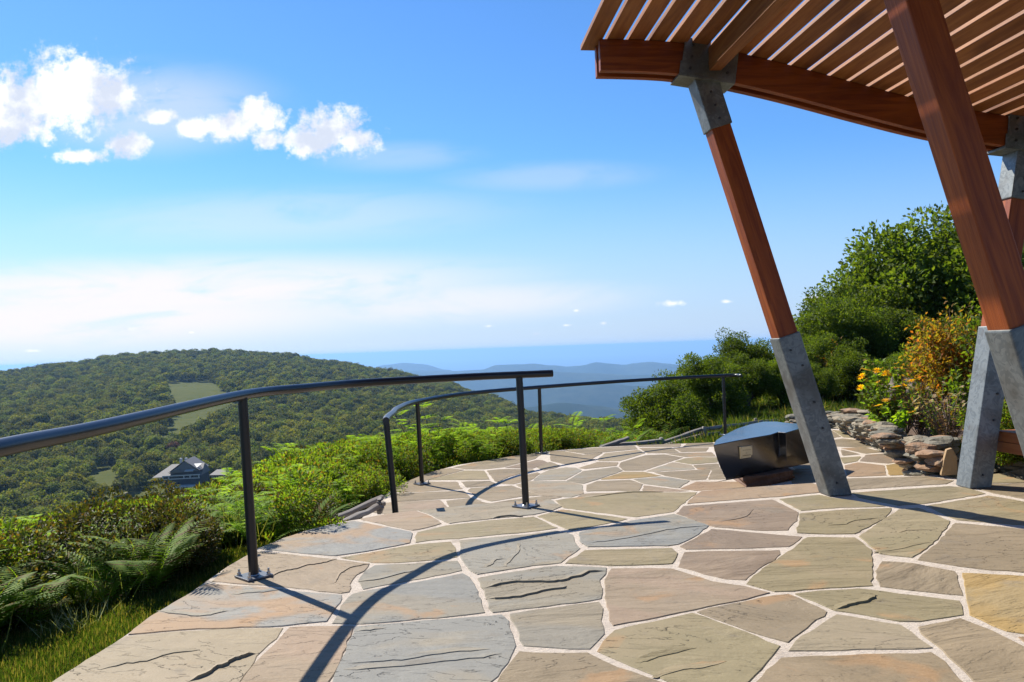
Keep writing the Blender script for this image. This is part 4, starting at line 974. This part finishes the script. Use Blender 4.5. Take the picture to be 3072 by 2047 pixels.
def rock(name,c,d,mat,parent=None,seed=0,sub=3,amp=.22,rot=0.,link=True,flat=1.):
    bm=bmesh.new(); bmesh.ops.create_icosphere(bm,subdivisions=sub,radius=1); st=nr.get_state(); nr.seed(seed+5)
    pn=[(nr.normal(size=3)) for _ in range(9)]; pn=[p/np.linalg.norm(p) for p in pn]; pd=nr.uniform(.62,.95,9); ph=nr.uniform(0,6,12); nr.set_state(st)
    for v in bm.verts:
        p=np.array(v.co)
        for q,dd in zip(pn,pd):
            k=p@q
            if k>dd: p=p-q*(k-dd)*.85
        p*=1+amp*.35*(math.sin(4*p[0]+ph[0])*math.sin(5*p[1]+ph[1])+math.sin(7*p[2]+ph[2])*math.sin(6*p[0]+ph[3]))
        x,y,z=p*np.array(d)/2; cr,sr=math.cos(rot),math.sin(rot); v.co=(c[0]+x*cr-y*sr,c[1]+x*sr+y*cr,c[2]+z)
    me=D.meshes.new(name); bm.to_mesh(me); bm.free(); me.materials.append(mat); o=D.objects.new(name,me)
    if link: COL.objects.link(o)
    if parent: o.parent=parent
    return o
pc=(pl(2232,1462,-STEP+.05)+pl(2375,1440,-STEP+.05))/2
pd_=bot.mean(axis=0)
B=MB(); P_=[pl(2234,1462,-STEP)[:2],pl(2300,1456,-STEP)[:2],pl(2376,1440,-STEP)[:2]]
base=[P_[0],P_[1],P_[2],P_[2]+[.0,.75],P_[1]+[.0,.85],P_[0]+[.05,.8]]; k_=len(base)
for z,j in ((-STEP-.01,0),(-.42,.03),(-.375,-.02),(BZ+.012,.015)):
    for q in base: B.v.append((q[0]-so_.x+nr.normal(0,.015)+j,q[1]-so_.y+nr.normal(0,.015),z-so_.z))
B.f=[tuple(range(k_))[::-1]]+[(l*k_+i,l*k_+(i+1)%k_,(l+1)*k_+(i+1)%k_,(l+1)*k_+i) for l in range(3) for i in range(k_)]+[tuple(3*k_+i for i in range(k_))]
B.build('pedestal',M['brown_rock'],sb,bevel=.01)
# plaque set on the front face
def face_pt(px,py):
    a=Vector((*tp[0],TZ));b_=Vector((*tp[3],TZ));c=Vector((*bot[1],BZ)); nrm=(b_-a).cross(c-a).normalized()
    r=Vector(ray(px,py)); o_=Vector((0,0,H)); t=(a-o_).dot(nrm)/r.dot(nrm); return o_+r*t,nrm
cs=[(2219,1341),(2254,1337),(2255,1370),(2220,1376)]
Pq=[face_pt(*c)[0] for c in cs]; nrm=face_pt(*cs[0])[1]; nrm=nrm if nrm.y<0 else -nrm
B=MB(); B.hexa([p-so_-nrm*.03 for p in Pq]+[p-so_+nrm*.012 for p in Pq]); plq=B.build('plaque',M['brass'],sb,bevel=.001)
ex_=(Pq[1]-Pq[0]); ey_=(Pq[3]-Pq[0])
for fx,fy in ((.08,.07),(.92,.07),(.08,.93),(.92,.93)):
    c=Pq[0]+ex_*fx+ey_*fy-so_+nrm*.012; MB().tube([c,c+nrm*.003],.005,8).build('screw',M['dullbolt'],plq)
B=MB()      # two short lines of engraved lettering, too small to read in the photograph
for fy,x0,x1,hh in ((.30,.18,.84,.02),(.56,.44,.56,.02),(.76,.16,.82,.035)):
    x=x0
    while x<x1:
        wd=rnd.uniform(.02,.05); p=[Pq[0]+ex_*a+ey_*b_-so_+nrm*.0135 for a,b_ in ((x,fy-hh*rnd.uniform(.6,1.6)),(x+wd,fy-hh*rnd.uniform(.3,1.)),(x+wd,fy+hh),(x,fy+hh*.8))]
        B.add(p,[(0,1,2,3)]); x+=wd+.018
B.build('lettering',M['engrave'],plq)

# ------------------------------------------------------------------ garden on the right: bed, dry stone wall, boulder
base=[(5.0,15.9,-STEP),(5.55,15.2,-STEP)]+[tuple(pl(a,b,-STEP)) for a,b in ((2560,1290),(2640,1327),(2700,1352),(2755,1378),(2808,1418))]
base=[tuple(pl(a,b,-STEP)) for a,b in ((2405,1282),(2450,1281),(2560,1292),(2640,1327),(2700,1352),(2755,1378),(2808,1420))]+[tuple(pl(2870,1413,0)),tuple(pl(2960,1410,0)),(4.95,7.85,0),(6.2,7.6,0)]
wl=spline(base,8)
bm=bmesh.new(); st_=nr.get_state()
rocks=[]
for i,p in enumerate(wl):
    t=i/(len(wl)-1)
    topz=float(np.interp(t,[0,.15,.3,.6,.72,1.],[-.30,-.16,-.10,.12,.26,.22]))
    z=-STEP-.03 if t<.66 else -.05; row=0
    nx=wl[min(i+1,len(wl)-1)]-wl[max(i-1,0)]; rot=math.atan2(nx.y,nx.x); nrml=Vector((-nx.y,nx.x,0)).normalized()
    if nrml.y<0: nrml=-nrml
    while z<topz:
        hh=rnd.uniform(.04,.095); ln=rnd.uniform(.2,.5)*(1.15 if t<.4 else .8); dd=rnd.uniform(.25,.4)
        if rnd.random()<.85 or row==0:
            c=p+nrml*(.13+.045*row+rnd.uniform(-.03,.05))+nx.normalized()*rnd.uniform(-.12,.12)
            rocks.append(((c.x,c.y,z+hh/2),(ln,dd,hh*1.45),rot+rnd.uniform(-.35,.35),rnd.randint(0,9999)))
        z+=hh*.88; row+=1
wo=None; Vw=[];Fw=[]
for c,d,rot,sd_ in rocks:
    o=rock('r',c,d,M['wall_rock'],seed=sd_,sub=2,amp=.3,rot=rot,link=False); n0=len(Vw)
    Vw+=[tuple(v.co) for v in o.data.vertices]; Fw+=[tuple(i+n0 for i in p.vertices) for p in o.data.polygons]; me=o.data; D.objects.remove(o); D.meshes.remove(me)
wo=mesh_obj('dry_stone_wall',Vw,Fw,M['wall_rock']); tag(wo,'low dry stone wall of stacked brown rocks edging the garden bed','stone wall')
yp=[pl(2842,1413,0),pl(2872,1412,0)]
sp3=at(2858,1408,8.0)
B=MB(); q=[at(a,b,7.98) for a,b in ((2823,1428),(2874,1426),(2872,1372),(2857,1345),(2840,1350),(2832,1380))]
B.add([tuple(p) for p in q]+[tuple(p+np.array([.02,.07,.0])) for p in q],[tuple(range(6)),tuple(range(6,12))[::-1]]+[(i,6+i,6+(i+1)%6,(i+1)%6) for i in range(6)])
o=B.build('standing_slab',M['yellow_slab'],bevel=.012); tag(o,'upright ochre stone slab leaning against the wall beside the right post','stone slab')
# bed surface behind the wall
def bedz(x,y):
    d=min(math.hypot(x-p.x,y-p.y) for p in wl[::3]); t=sm(0,3.2,d)
    b0=float(np.interp(y,[7.5,9,12,15.5],[.16,.12,-.10,-.30])); return b0+.42*t*sm(18.5,13.,y)+.03*vnoise(x,y,.5)
Vb=[];idx={}
outl=[(p.x,p.y) for p in wl]+[(12,8.5),(13,17),(8.0,18.3),(6.2,17.6)]
Fg=[];st=.3
gx_=np.arange(3.5,13.2,st); gy_=np.arange(7.2,18.6,st)
def bv(i,j):
    if (i,j) not in idx:
        x,y=float(gx_[i]),float(gy_[j]); dd=sdist(x,y,outl); idx[(i,j)]=len(Vb); Vb.append((x,y,bedz(x,y)-.0 if dd<-.28 else -1.1))
    return idx[(i,j)]
for i in range(len(gx_)-1):
    for j in range(len(gy_)-1):
        if any(inpoly(float(gx_[a]),float(gy_[b]),outl) for a in (i,i+1) for b in (j,j+1)):
            if sdist(float(gx_[i])+st/2,float(gy_[j])+st/2,upP)>.05 and sdist(float(gx_[i])+st/2,float(gy_[j])+st/2,loP)>.05:
                Fg.append((bv(i,j),bv(i+1,j),bv(i+1,j+1),bv(i,j+1)))
o=mesh_obj('garden_bed',Vb,Fg,M['mulch'],smooth=True); o['kind']='structure'
def on_bed(x,y): return bedz(x,y)
bc=at(2722,1178,14.2); o=rock('boulder',(0,0,0),(.85,.7,.62),M['boulder'],seed=3,sub=5,amp=.35); o.location=(float(bc[0]),float(bc[1]),float(bc[2])-.02); o.data.polygons.foreach_set('use_smooth',[True]*len(o.data.polygons)); tag(o,'large rough grey brown boulder standing in the flower bed','boulder')
bc=at(2800,1182,14.6); o=rock('boulder',(0,0,0),(.5,.5,.45),M['boulder'],seed=8,sub=4,amp=.35); o.location=(float(bc[0]),float(bc[1]),float(bc[2])-.06); tag(o,'small pale boulder half hidden right of the large boulder','boulder')

# garden plants
def flower_plant(name,c,h,spread,nst,leaf,petal,label,nleaf=260,ls=.1,fl=True,flr=.035,cat='plant',heads=None):
    e=empty(name,tuple(map(float,c))); tag(e,label,cat); B=MB();L=Leaves();tips=[]
    for k in range(nst):
        az=nr.uniform(0,6.28); rr=spread*math.sqrt(nr.uniform(0,1)); tp_=np.array([math.cos(az)*rr,math.sin(az)*rr,h*nr.uniform(.6,1.)]); tips.append(tp_)
        m=tp_*[.45,.45,.55]; B.tube([(0,0,-.05),m,tp_],[.006,.005,.003],4,False)
        n=nleaf//nst; f=nr.uniform(.15,.95,n)[:,None]; P=tp_*f*[1,1,1]; P[:,:2]*=(.6+.4*f); L.add(P,rdir(n,.25),nr.uniform(.6,1.2,n)*ls,nr.uniform(.4,.6,n)*ls,nr.uniform(-1,1,n))
    B.build('stem',M['twig'] if leaf=='dry' else M['stem'],e,fix=False); L.obj('foliage',[M[leaf]],True,parent=e)
    if fl:
        for tp_ in tips[:heads or len(tips)]:
            Lf=Leaves(); n=12; a_=np.arange(n)*2*math.pi/n; tl=nr.normal(0,.35,2); dd=np.c_[np.cos(a_),np.sin(a_),.1+tl[0]*np.cos(a_)+tl[1]*np.sin(a_)]
            Lf.add(np.tile(tp_+[0,0,.01],(n,1)),dd,flr*1.25,flr*.6,fold=.05); Lf.obj('flower_head',[M[petal]],True,parent=e)
    return e
yc=at(2655,1300,12.6); yc[2]=on_bed(yc[0],yc[1])
flower_plant('yellow_flower_plant',yc,1.02,.5,16,'bush','petal','tall leafy plant with yellow daisy flowers growing above the low stone wall',620,.11,True,.07,heads=11)
c=at(2690,1290,12.0); c[2]=on_bed(c[0],c[1]); flower_plant('yellow_flower_plant',c,.55,.4,9,'bright','petal','short bright green clump with a few yellow flowers low in the bed',260,.1,True,.06,heads=3)
c=at(2760,1290,12.3); c[2]=on_bed(c[0],c[1]); flower_plant('dry_stem_plant',c,.85,.55,26,'dry','petal','clump of withered reddish brown stems between the flowers and the orange shrub',520,.06,False)
c=at(2720,1275,13.2); c[2]=on_bed(c[0],c[1]); flower_plant('dry_stem_plant',c,.95,.5,20,'dry','petal','browning plant with small orange blooms in front of the large boulder',420,.07,True,.03,heads=7)
c=at(2850,1335,9.9); c[2]=on_bed(c[0],c[1]); flower_plant('pale_flower_plant',c,.62,.42,34,'dry','cream','bushy plant covered in dried cream flowers beside the right post',500,.04,True,.028)
c=at(2815,1320,10.6); c[2]=on_bed(c[0],c[1]); flower_plant('pale_flower_plant',c,.75,.38,26,'bush','cream','greener pale flowered plant left of the dried cream one',420,.06,True,.028)
c=at(2620,1250,13.6); c[2]=on_bed(c[0],c[1]); flower_plant('purple_flower_plant',c,1.0,.2,5,'bright','purple','thin green plant with one purple bloom at the left of the boulder',160,.12,True,.035,heads=2)
c=at(2780,1250,13.2); c[2]=on_bed(c[0],c[1]); flower_plant('tall_leafy_plant',c,.95,.3,10,'bush','petal','tall yellow green leafy plant standing right of the boulder',700,.12,False)
c=at(2640,1190,15.8); c[2]=-.3; flower_plant('tall_leafy_plant',c,1.45,.4,12,'bush','petal','tall light green leafy plant left of and behind the boulder',800,.12,False)
c=at(2900,1330,11.6); c[2]=on_bed(c[0],c[1]); flower_plant('tall_leafy_plant',c,1.0,.5,14,'bush','petal','dark leafy plant hidden behind the right post',700,.1,False)
# large orange shrub with bare stems
def shrub(name,c,w_,h,leaf,label,nst=60,nl=10000,ls=.085,lowbare=.45):
    e=empty(name,tuple(map(float,c))); tag(e,label,'shrub'); B=MB();L=Leaves()
    for k in range(nst):
        az=nr.uniform(0,6.28); rr=w_*math.sqrt(nr.uniform(0,1)); tp_=np.array([math.cos(az)*rr,math.sin(az)*rr,h*(1-.35*(rr/w_)**2)*nr.uniform(.85,1.08)])
        m=tp_*[.35,.35,.5]; B.tube([(nr.normal(0,.08),nr.normal(0,.08),-.05),m,tp_],[.014,.01,.003],5,False)
        n=nl//nst; f=nr.uniform(lowbare,1.03,n)[:,None]; P=np.where(f<.5,m*(f/.5),m+(tp_-m)*((f-.5)/.5))+nr.normal(0,.055*w_+.05,(n,3))
        L.add(P,rdir(n,.5),nr.uniform(.6,1.2,n)*ls,nr.uniform(.35,.5,n)*ls,nr.uniform(-1,1,n))
    B.build('stem',M['twig'],e,fix=False); L.obj('foliage',[M[leaf]],True,parent=e); return e
c=at(2868,1290,12.8); c[2]=on_bed(c[0],c[1]); shrub('orange_shrub',c,.78,1.72,'orange','large shrub with orange and yellow green leaves beside the right leaning post')
c=at(3060,1330,11.); c[2]=on_bed(c[0],c[1]); shrub('green_shrub',c,.9,1.9,'bush','green shrub with thin bare stems between the two right posts',30,3500,.09,.3)
c=at(2500,1190,24.5); c[2]=-.9; shrub('orange_shrub',c,.8,2.0,'orange','small rust coloured shrub at the edge of the trees beyond the lawn',30,2600,.12,.3)
# creeping plants by the bench foot
n=0
for k in range(70):
    px=rnd.uniform(2955,3220); d=rnd.uniform(7.9,9.6); x=(px-1536)/F*d; 
    if sdist(x,d,upP)<.06: continue
    single('bush%d'%(k%3),'low_leafy_plant',(x,d,bedz(x,d)-.03),rnd.uniform(0,6.28),rnd.uniform(.30,.5),'low dark green leafy ground plant spreading under the timber bench','plant','leafy ground plants under the timber bench')
# ------------------------------------------------------------------ trees right of the terrace
TR=[(1975,1108,20,.30,'small round dark green tree standing left of the tree row'),(2135,1040,21,.36,'green tree at the left end of the row behind the lower railing'),(2235,1062,23,.33,'green tree just left of the left leaning post'),
(2335,1048,23,.36,'green tree right behind the left leaning post'),(2425,985,25,.42,'broad green tree just right of the left leaning post'),(2520,905,26,.50,'rising green tree in the middle of the tree row'),(2620,872,27,.55,'tall green tree left of the tallest dark tree'),
(2700,905,26,.5,'green tree in front of the tallest dark tree'),(2800,650,29,.78,'tall dark green tree rising behind the orange shrub'),(2905,600,29.5,.88,'tallest dark green tree behind the near leaning post'),(3085,560,28,.9,'dark green tree at the right edge behind the posts'),
(2570,850,28.5,.5,'green tree rising behind the middle of the tree row'),(2650,795,29.5,.5,'tall green tree just left of the tallest dark trees'),(2730,770,30.5,.5,'tall green tree tucked against the left side of the tallest dark tree'),(2470,925,27,.45,'green tree standing close right of the left leaning post'),(2560,1010,23.5,.45,'low bushy green tree in front of the tree row by the lawn'),(2680,1040,22.5,.42,'low bushy green tree behind the boulder'),(2450,1090,22.5,.36,'low dark tree touching the lawn right of the left post'),(2800,980,21,.5,'green tree directly behind the orange shrub'),(2960,930,21,.6,'green tree filling the gap between the right posts')]
for i,(px,py,d,s,lab) in enumerate(TR):
    topz=toz(px,py,d); x=at(px,py,d)[0]; gz_=ground(x,d); hh=topz-gz_; s2=hh/5.4; 
    place('oak%d'%(i%3),'oak_tree',(x,d,gz_-.1),rnd.uniform(0,6.28),max(s2,s*.62),lab,'tree','trees beyond the lawn',sz=1. if s2>s*.62 else s2/(s*.62))
# fill behind the row so no gaps open low down
for i,(px,py,d) in enumerate(((2080,1130,27),(2200,1110,29),(2310,1100,30),(2420,1080,31),(2480,1010,33),(2570,980,34),(2670,960,35),(2740,860,36),(2860,800,36),(3000,760,36),(3130,700,34),(3250,640,31))):
    x=at(px,py,d)[0]; topz=toz(px,py,d); gz_=max(ground(x,d),topz-8); s2=(topz-gz_)/6.3
    place('oak%d'%((i+1)%3),'oak_tree',(x,d,gz_-.1),rnd.uniform(0,6.28),max(s2,.5),'dark green tree half hidden behind the front row beyond the lawn','tree','half hidden trees at the back of the wood')
# ------------------------------------------------------------------ split rail fences
def rail_fence(name,label,posts,rails):
    e=empty(name,tuple(map(float,posts[0][0]))); tag(e,label,'fence'); o_=Vector(e.location)
    def log(a,b,r,nm):
        a=Vector(a)-o_;b=Vector(b)-o_; n=7; P=[];rs=[]
        for i in range(n):
            t=i/(n-1); P.append(a.lerp(b,t)+Vector((rnd.gauss(0,.006),rnd.gauss(0,.006),rnd.gauss(0,.006)))); rs.append(r*rnd.uniform(.85,1.12)*(.8 if i in(0,n-1) else 1))
        q=MB().tube(P,rs,5).build(nm,M['grey_wood'],e,bevel=.008); grain(q,(0,0,0),(b-a),rnd.uniform(.3,1.)); return q
    for a,b in posts: log(a,b,.04 if 'steps' in label else .055,'post')
    for a,b in rails: log(a,b,.036 if 'steps' in label else .045,'rail')
    return e
def F3(px,py,d): return tuple(map(float,at(px,py,d)))
rail_fence('split_rail_fence','grey split rail fence zigzagging down the slope beyond the lower terrace',
 [(F3(2112,1335,17),F3(2112,1280,17)),(F3(2268,1305,18.5),F3(2268,1256,18.5)),(F3(1985,1350,16.5),F3(1985,1312,16.5)),(F3(2500,1285,20),F3(2500,1240,20))],
 [(F3(2105,1288,17),F3(1970,1334,16.4)),(F3(2105,1304,17),F3(1960,1350,16.4)),(F3(2108,1288,17),F3(2290,1266,18.5)),(F3(2108,1306,17),F3(2290,1286,18.5)),(F3(2108,1322,17),F3(2270,1300,18.5)),
  (F3(2255,1268,18.5),F3(2510,1250,20)),(F3(2255,1284,18.5),F3(2510,1266,20)),(F3(1990,1322,16.5),F3(1800,1340,15.6)),(F3(1990,1334,16.5),F3(1820,1352,15.6)),(F3(1885,1316,15.9),F3(1800,1342,15.4))])
rail_fence('split_rail_fence','weathered split rails lying close against the left edge of the terrace by the steps',
 [(F3(1140,1540,8.6),F3(1140,1494,8.6))],[(F3(1150,1492,8.9),F3(930,1592,7.6)),(F3(1150,1515,8.7),F3(985,1590,7.6))])
# ------------------------------------------------------------------ undergrowth on the slope
def gz(x,y): return ground(x,y)
TOPL=[(-400,1620),(0,1550),(120,1535),(230,1500),(330,1495),(450,1490),(580,1478),(640,1455),(720,1425),(770,1395),(820,1345),(1000,1320),(1200,1292),(1400,1285),(1700,1278),(1900,1290),(2600,1290)]
def toplim(px): return float(np.interp(px,[a for a,b in TOPL],[b for a,b in TOPL]))
P=[];KI=[];SC=[]
keys=['fern0','fern1','fern2','bush0','bush1','bush2','dark0','dark1','dark2','straw0','straw1','sap0','sap1','sap2']
tries=0
while len(P)<3400 and tries<60000:
    tries+=1
    d=3.0+ (nr.uniform()**.75)*29; az=nr.uniform(-.68,.30); x=d*math.tan(az); y=d; r=math.hypot(x,y)
    du=sdist(x,y,upP); dl=sdist(x,y,loP)
    lawnw=float(np.interp(y,[3.,4.5,5.2,6.0,7.],[1.2,.85,.55,.28,.15]))
    if du<lawnw or dl<.28: continue
    if az>.18 and x>3.0 and dl<6 and y<21: continue
    z=gz(x,y); px,py=proj(x,y,z)
    if px<-350: continue
    if az>.12 and z>-.9: continue
    n_=vnoise(x,y,2.2,4)+.5; n2=vnoise(x,y,1.6,12)+.5
    if y<8.8 and x<-1.4: k=rnd.choice([0,1,2]) if rnd.random()<.60 else rnd.choice([3,4,6,7,11,12,9,10])
    elif x<-3.5 and y<16: k=rnd.choice([3,4,5,10]) if n_<.3 else rnd.choice([6,7,8,6,4])
    elif az<-.2: k=rnd.choice([6,7,8,3,9]) if n_>.45 else rnd.choice([3,4,5,11])
    else: k=rnd.choice([11,12,13,3,4,5,9]) if n_>.4 else rnd.choice([3,4,5,10,0])
    s=nr.uniform(.7,1.15)*(.95 if k<3 else (.75 if k<9 else .9)); 
    near_e=min(du-lawnw+.2,dl+.1); s*=min(1,.55+.35*near_e)
    if d>14: s*=1.35
    if 1760<px<2560 and d<17.8: continue
    hk=(.62 if k<3 else 1.3 if k<9 else .85 if k<11 else 1.35); tl=toplim(px)
    if k<3: tl=max(tl,float(np.interp(px,[0,500,700,900,1100],[1595,1570,1500,1410,1340])))
    elif 5<k<9 and px<600: tl-=50
    py2=proj(x,y,z+hk*s)[1]
    if py2<tl:
        s*=max(0,(toz(px,tl,y)-z)/(hk*s)) 
        if s<.3: continue
    P.append((x,y,z)); KI.append(k); SC.append(s)
print('under',len(P))
scatter('undergrowth',P,nr.uniform(0,6.28,len(P)),SC,KI,keys,'dense green ferns, weeds and wild grass covering the slope below the terrace')
# individual shrubs and saplings that stand out
def stand(key,name,px,py_top,d,label,cat,group=None,hgt=1.15,smin=.5):
    hgt=1.4 if key.startswith(('dark','bush')) else hgt; x=at(px,py_top,d)[0]; z=gz(x,d); top_=toz(px,py_top,d); s=max(.45,(top_-z)/hgt); 
    return place(key,name,(x,d,z-.05),rnd.uniform(0,6.28),min(s,1.9),label,cat,group,sz=s/min(s,1.9))
for i,(px,py,d) in enumerate(((60,1530,12.5),(150,1480,14.),(215,1425,15),(300,1435,14.5),(390,1455,13.5),(470,1468,15),(545,1484,15.5),(120,1500,10.5),(330,1500,11.5),(-60,1560,11))):
    stand('dark%d'%(i%3),'dark_shrub',px,py,d,'dark glossy leaved shrub with browning tips on the slope at the left','shrub','dark glossy shrubs on the left slope')
stand('bush1','leafy_shrub',628,1438,14.,'yellow green bushy shrub standing in front of the lodge','shrub')
stand('sap0','leafy_sapling',265,1500,9.,'tall thin yellow green weed rising from the ferns at the far left','sapling')
for i,(px,py,d) in enumerate(((790,1335,11.5),(850,1320,12.5),(900,1350,11),(960,1345,12),(1010,1322,13),(1060,1330,13.5),(1110,1300,14),(1180,1290,14.5),(1215,1300,14),(1350,1290,15.5),(1410,1250,16.5),(1440,1290,15.5),(1500,1265,17),(1560,1250,18),(1650,1235,18.5),(1700,1255,18),(1750,1262,18.5),(1800,1250,19),(1860,1250,19.5),(1920,1235,20),(2040,1230,20.5),(2100,1225,21),(760,1395,10.5),(715,1462,11),(820,1318,12),(870,1330,11.5),(935,1310,13),(985,1330,12),(1035,1345,11.5),(1085,1312,13),(1140,1325,13),(1330,1262,16),(1380,1275,16),(1470,1255,17),(1530,1268,17),(1600,1248,18),(1020,1372,11),(930,1395,10),(840,1400,10),(890,1440,9.5))):
    stand(('sap0','sap1','sap2','bush0')[i%4],'leafy_sapling',px,py,d,'bright green leafy sapling in the band of growth beyond the terrace railings','sapling','bright saplings beyond the railings',hgt=1.3)
stand('sap1','leafy_sapling',1285,1205,14.5,'tallest bright green sapling, rising behind the second post of the lower railing','sapling',hgt=1.3)
for i,(px,py,d) in enumerate(((1820,1270,17.5),(1880,1262,18),(1940,1265,18),(2000,1262,18.5),(1780,1285,17))):
    stand('fern%d'%(i%3),'browning_fern',px,py,d,'browning fern clump beyond the far edge of the lower terrace','fern','browning ferns beyond the lower terrace',hgt=.75)
stand('far0','forest_tree',1465,1150,620,'lone tree crown standing above the forest on the hill shoulder','tree',hgt=9.5) if False else None
# lawn turf, left strip and right lawn
P=[];KI=[];SC=[]
for _ in range(16000):
    x=nr.uniform(-3.6,-1.2);y=nr.uniform(3.1,7.6); du=sdist(x,y,upP)
    if .02<du<float(np.interp(y,[3.2,4.6,5.4,6.3],[1.9,1.4,.9,.5])): P.append((x,y,gz(x,y)-.004)); KI.append(0); SC.append(nr.uniform(.6,1.1))
for _ in range(9000):
    y=nr.uniform(14.5,27); x=nr.uniform(.13,.62)*y; 
    if sdist(x,y,loP)<.15 or inpoly(x,y,outl): continue
    P.append((x,y,gz(x,y)-.01)); KI.append(1); SC.append(nr.uniform(.5,1.)*(1+ (1.3 if nr.uniform()<.05 else 0)))
scatter('grass',P,nr.uniform(0,6.28,len(P)),SC,KI,['turf0','turf1'],'short green lawn grass along the terrace edge and beyond the bench')
L=Leaves(); n=150; Pq_=np.c_[nr.normal(0,.12,(n,2)),np.zeros(n)]; L.add(Pq_,rdir(n)*.9+[0,0,.7],nr.uniform(.08,.2,n),.004,nr.uniform(-3,3,n),droop=.35); o=L.obj('dry_grass',[M['pale_grass']],True)
c=pl(230,1940,-.25); o.location=tuple(c); o.location.z=gz(c[0],c[1]); tag(o,'pale dry grass tuft at the foot of the ferns on the left',None,None,'stuff')
# ------------------------------------------------------------------ air
hb=MB().box((0,0,-500),(150000,150000,1060)).build('haze',None); hb['kind']='stuff'
m,t=newmat('haze'); pv=t.new('ShaderNodeVolumePrincipled',inp={'Color':(.34,.61,1.,1),'Density':.70e-4,'Anisotropy':.25}); t.l.new(pv.outputs[0],t.new('ShaderNodeOutputMaterial').inputs['Volume'])
hb.data.materials.clear(); hb.data.materials.append(m); hb.location.z=0
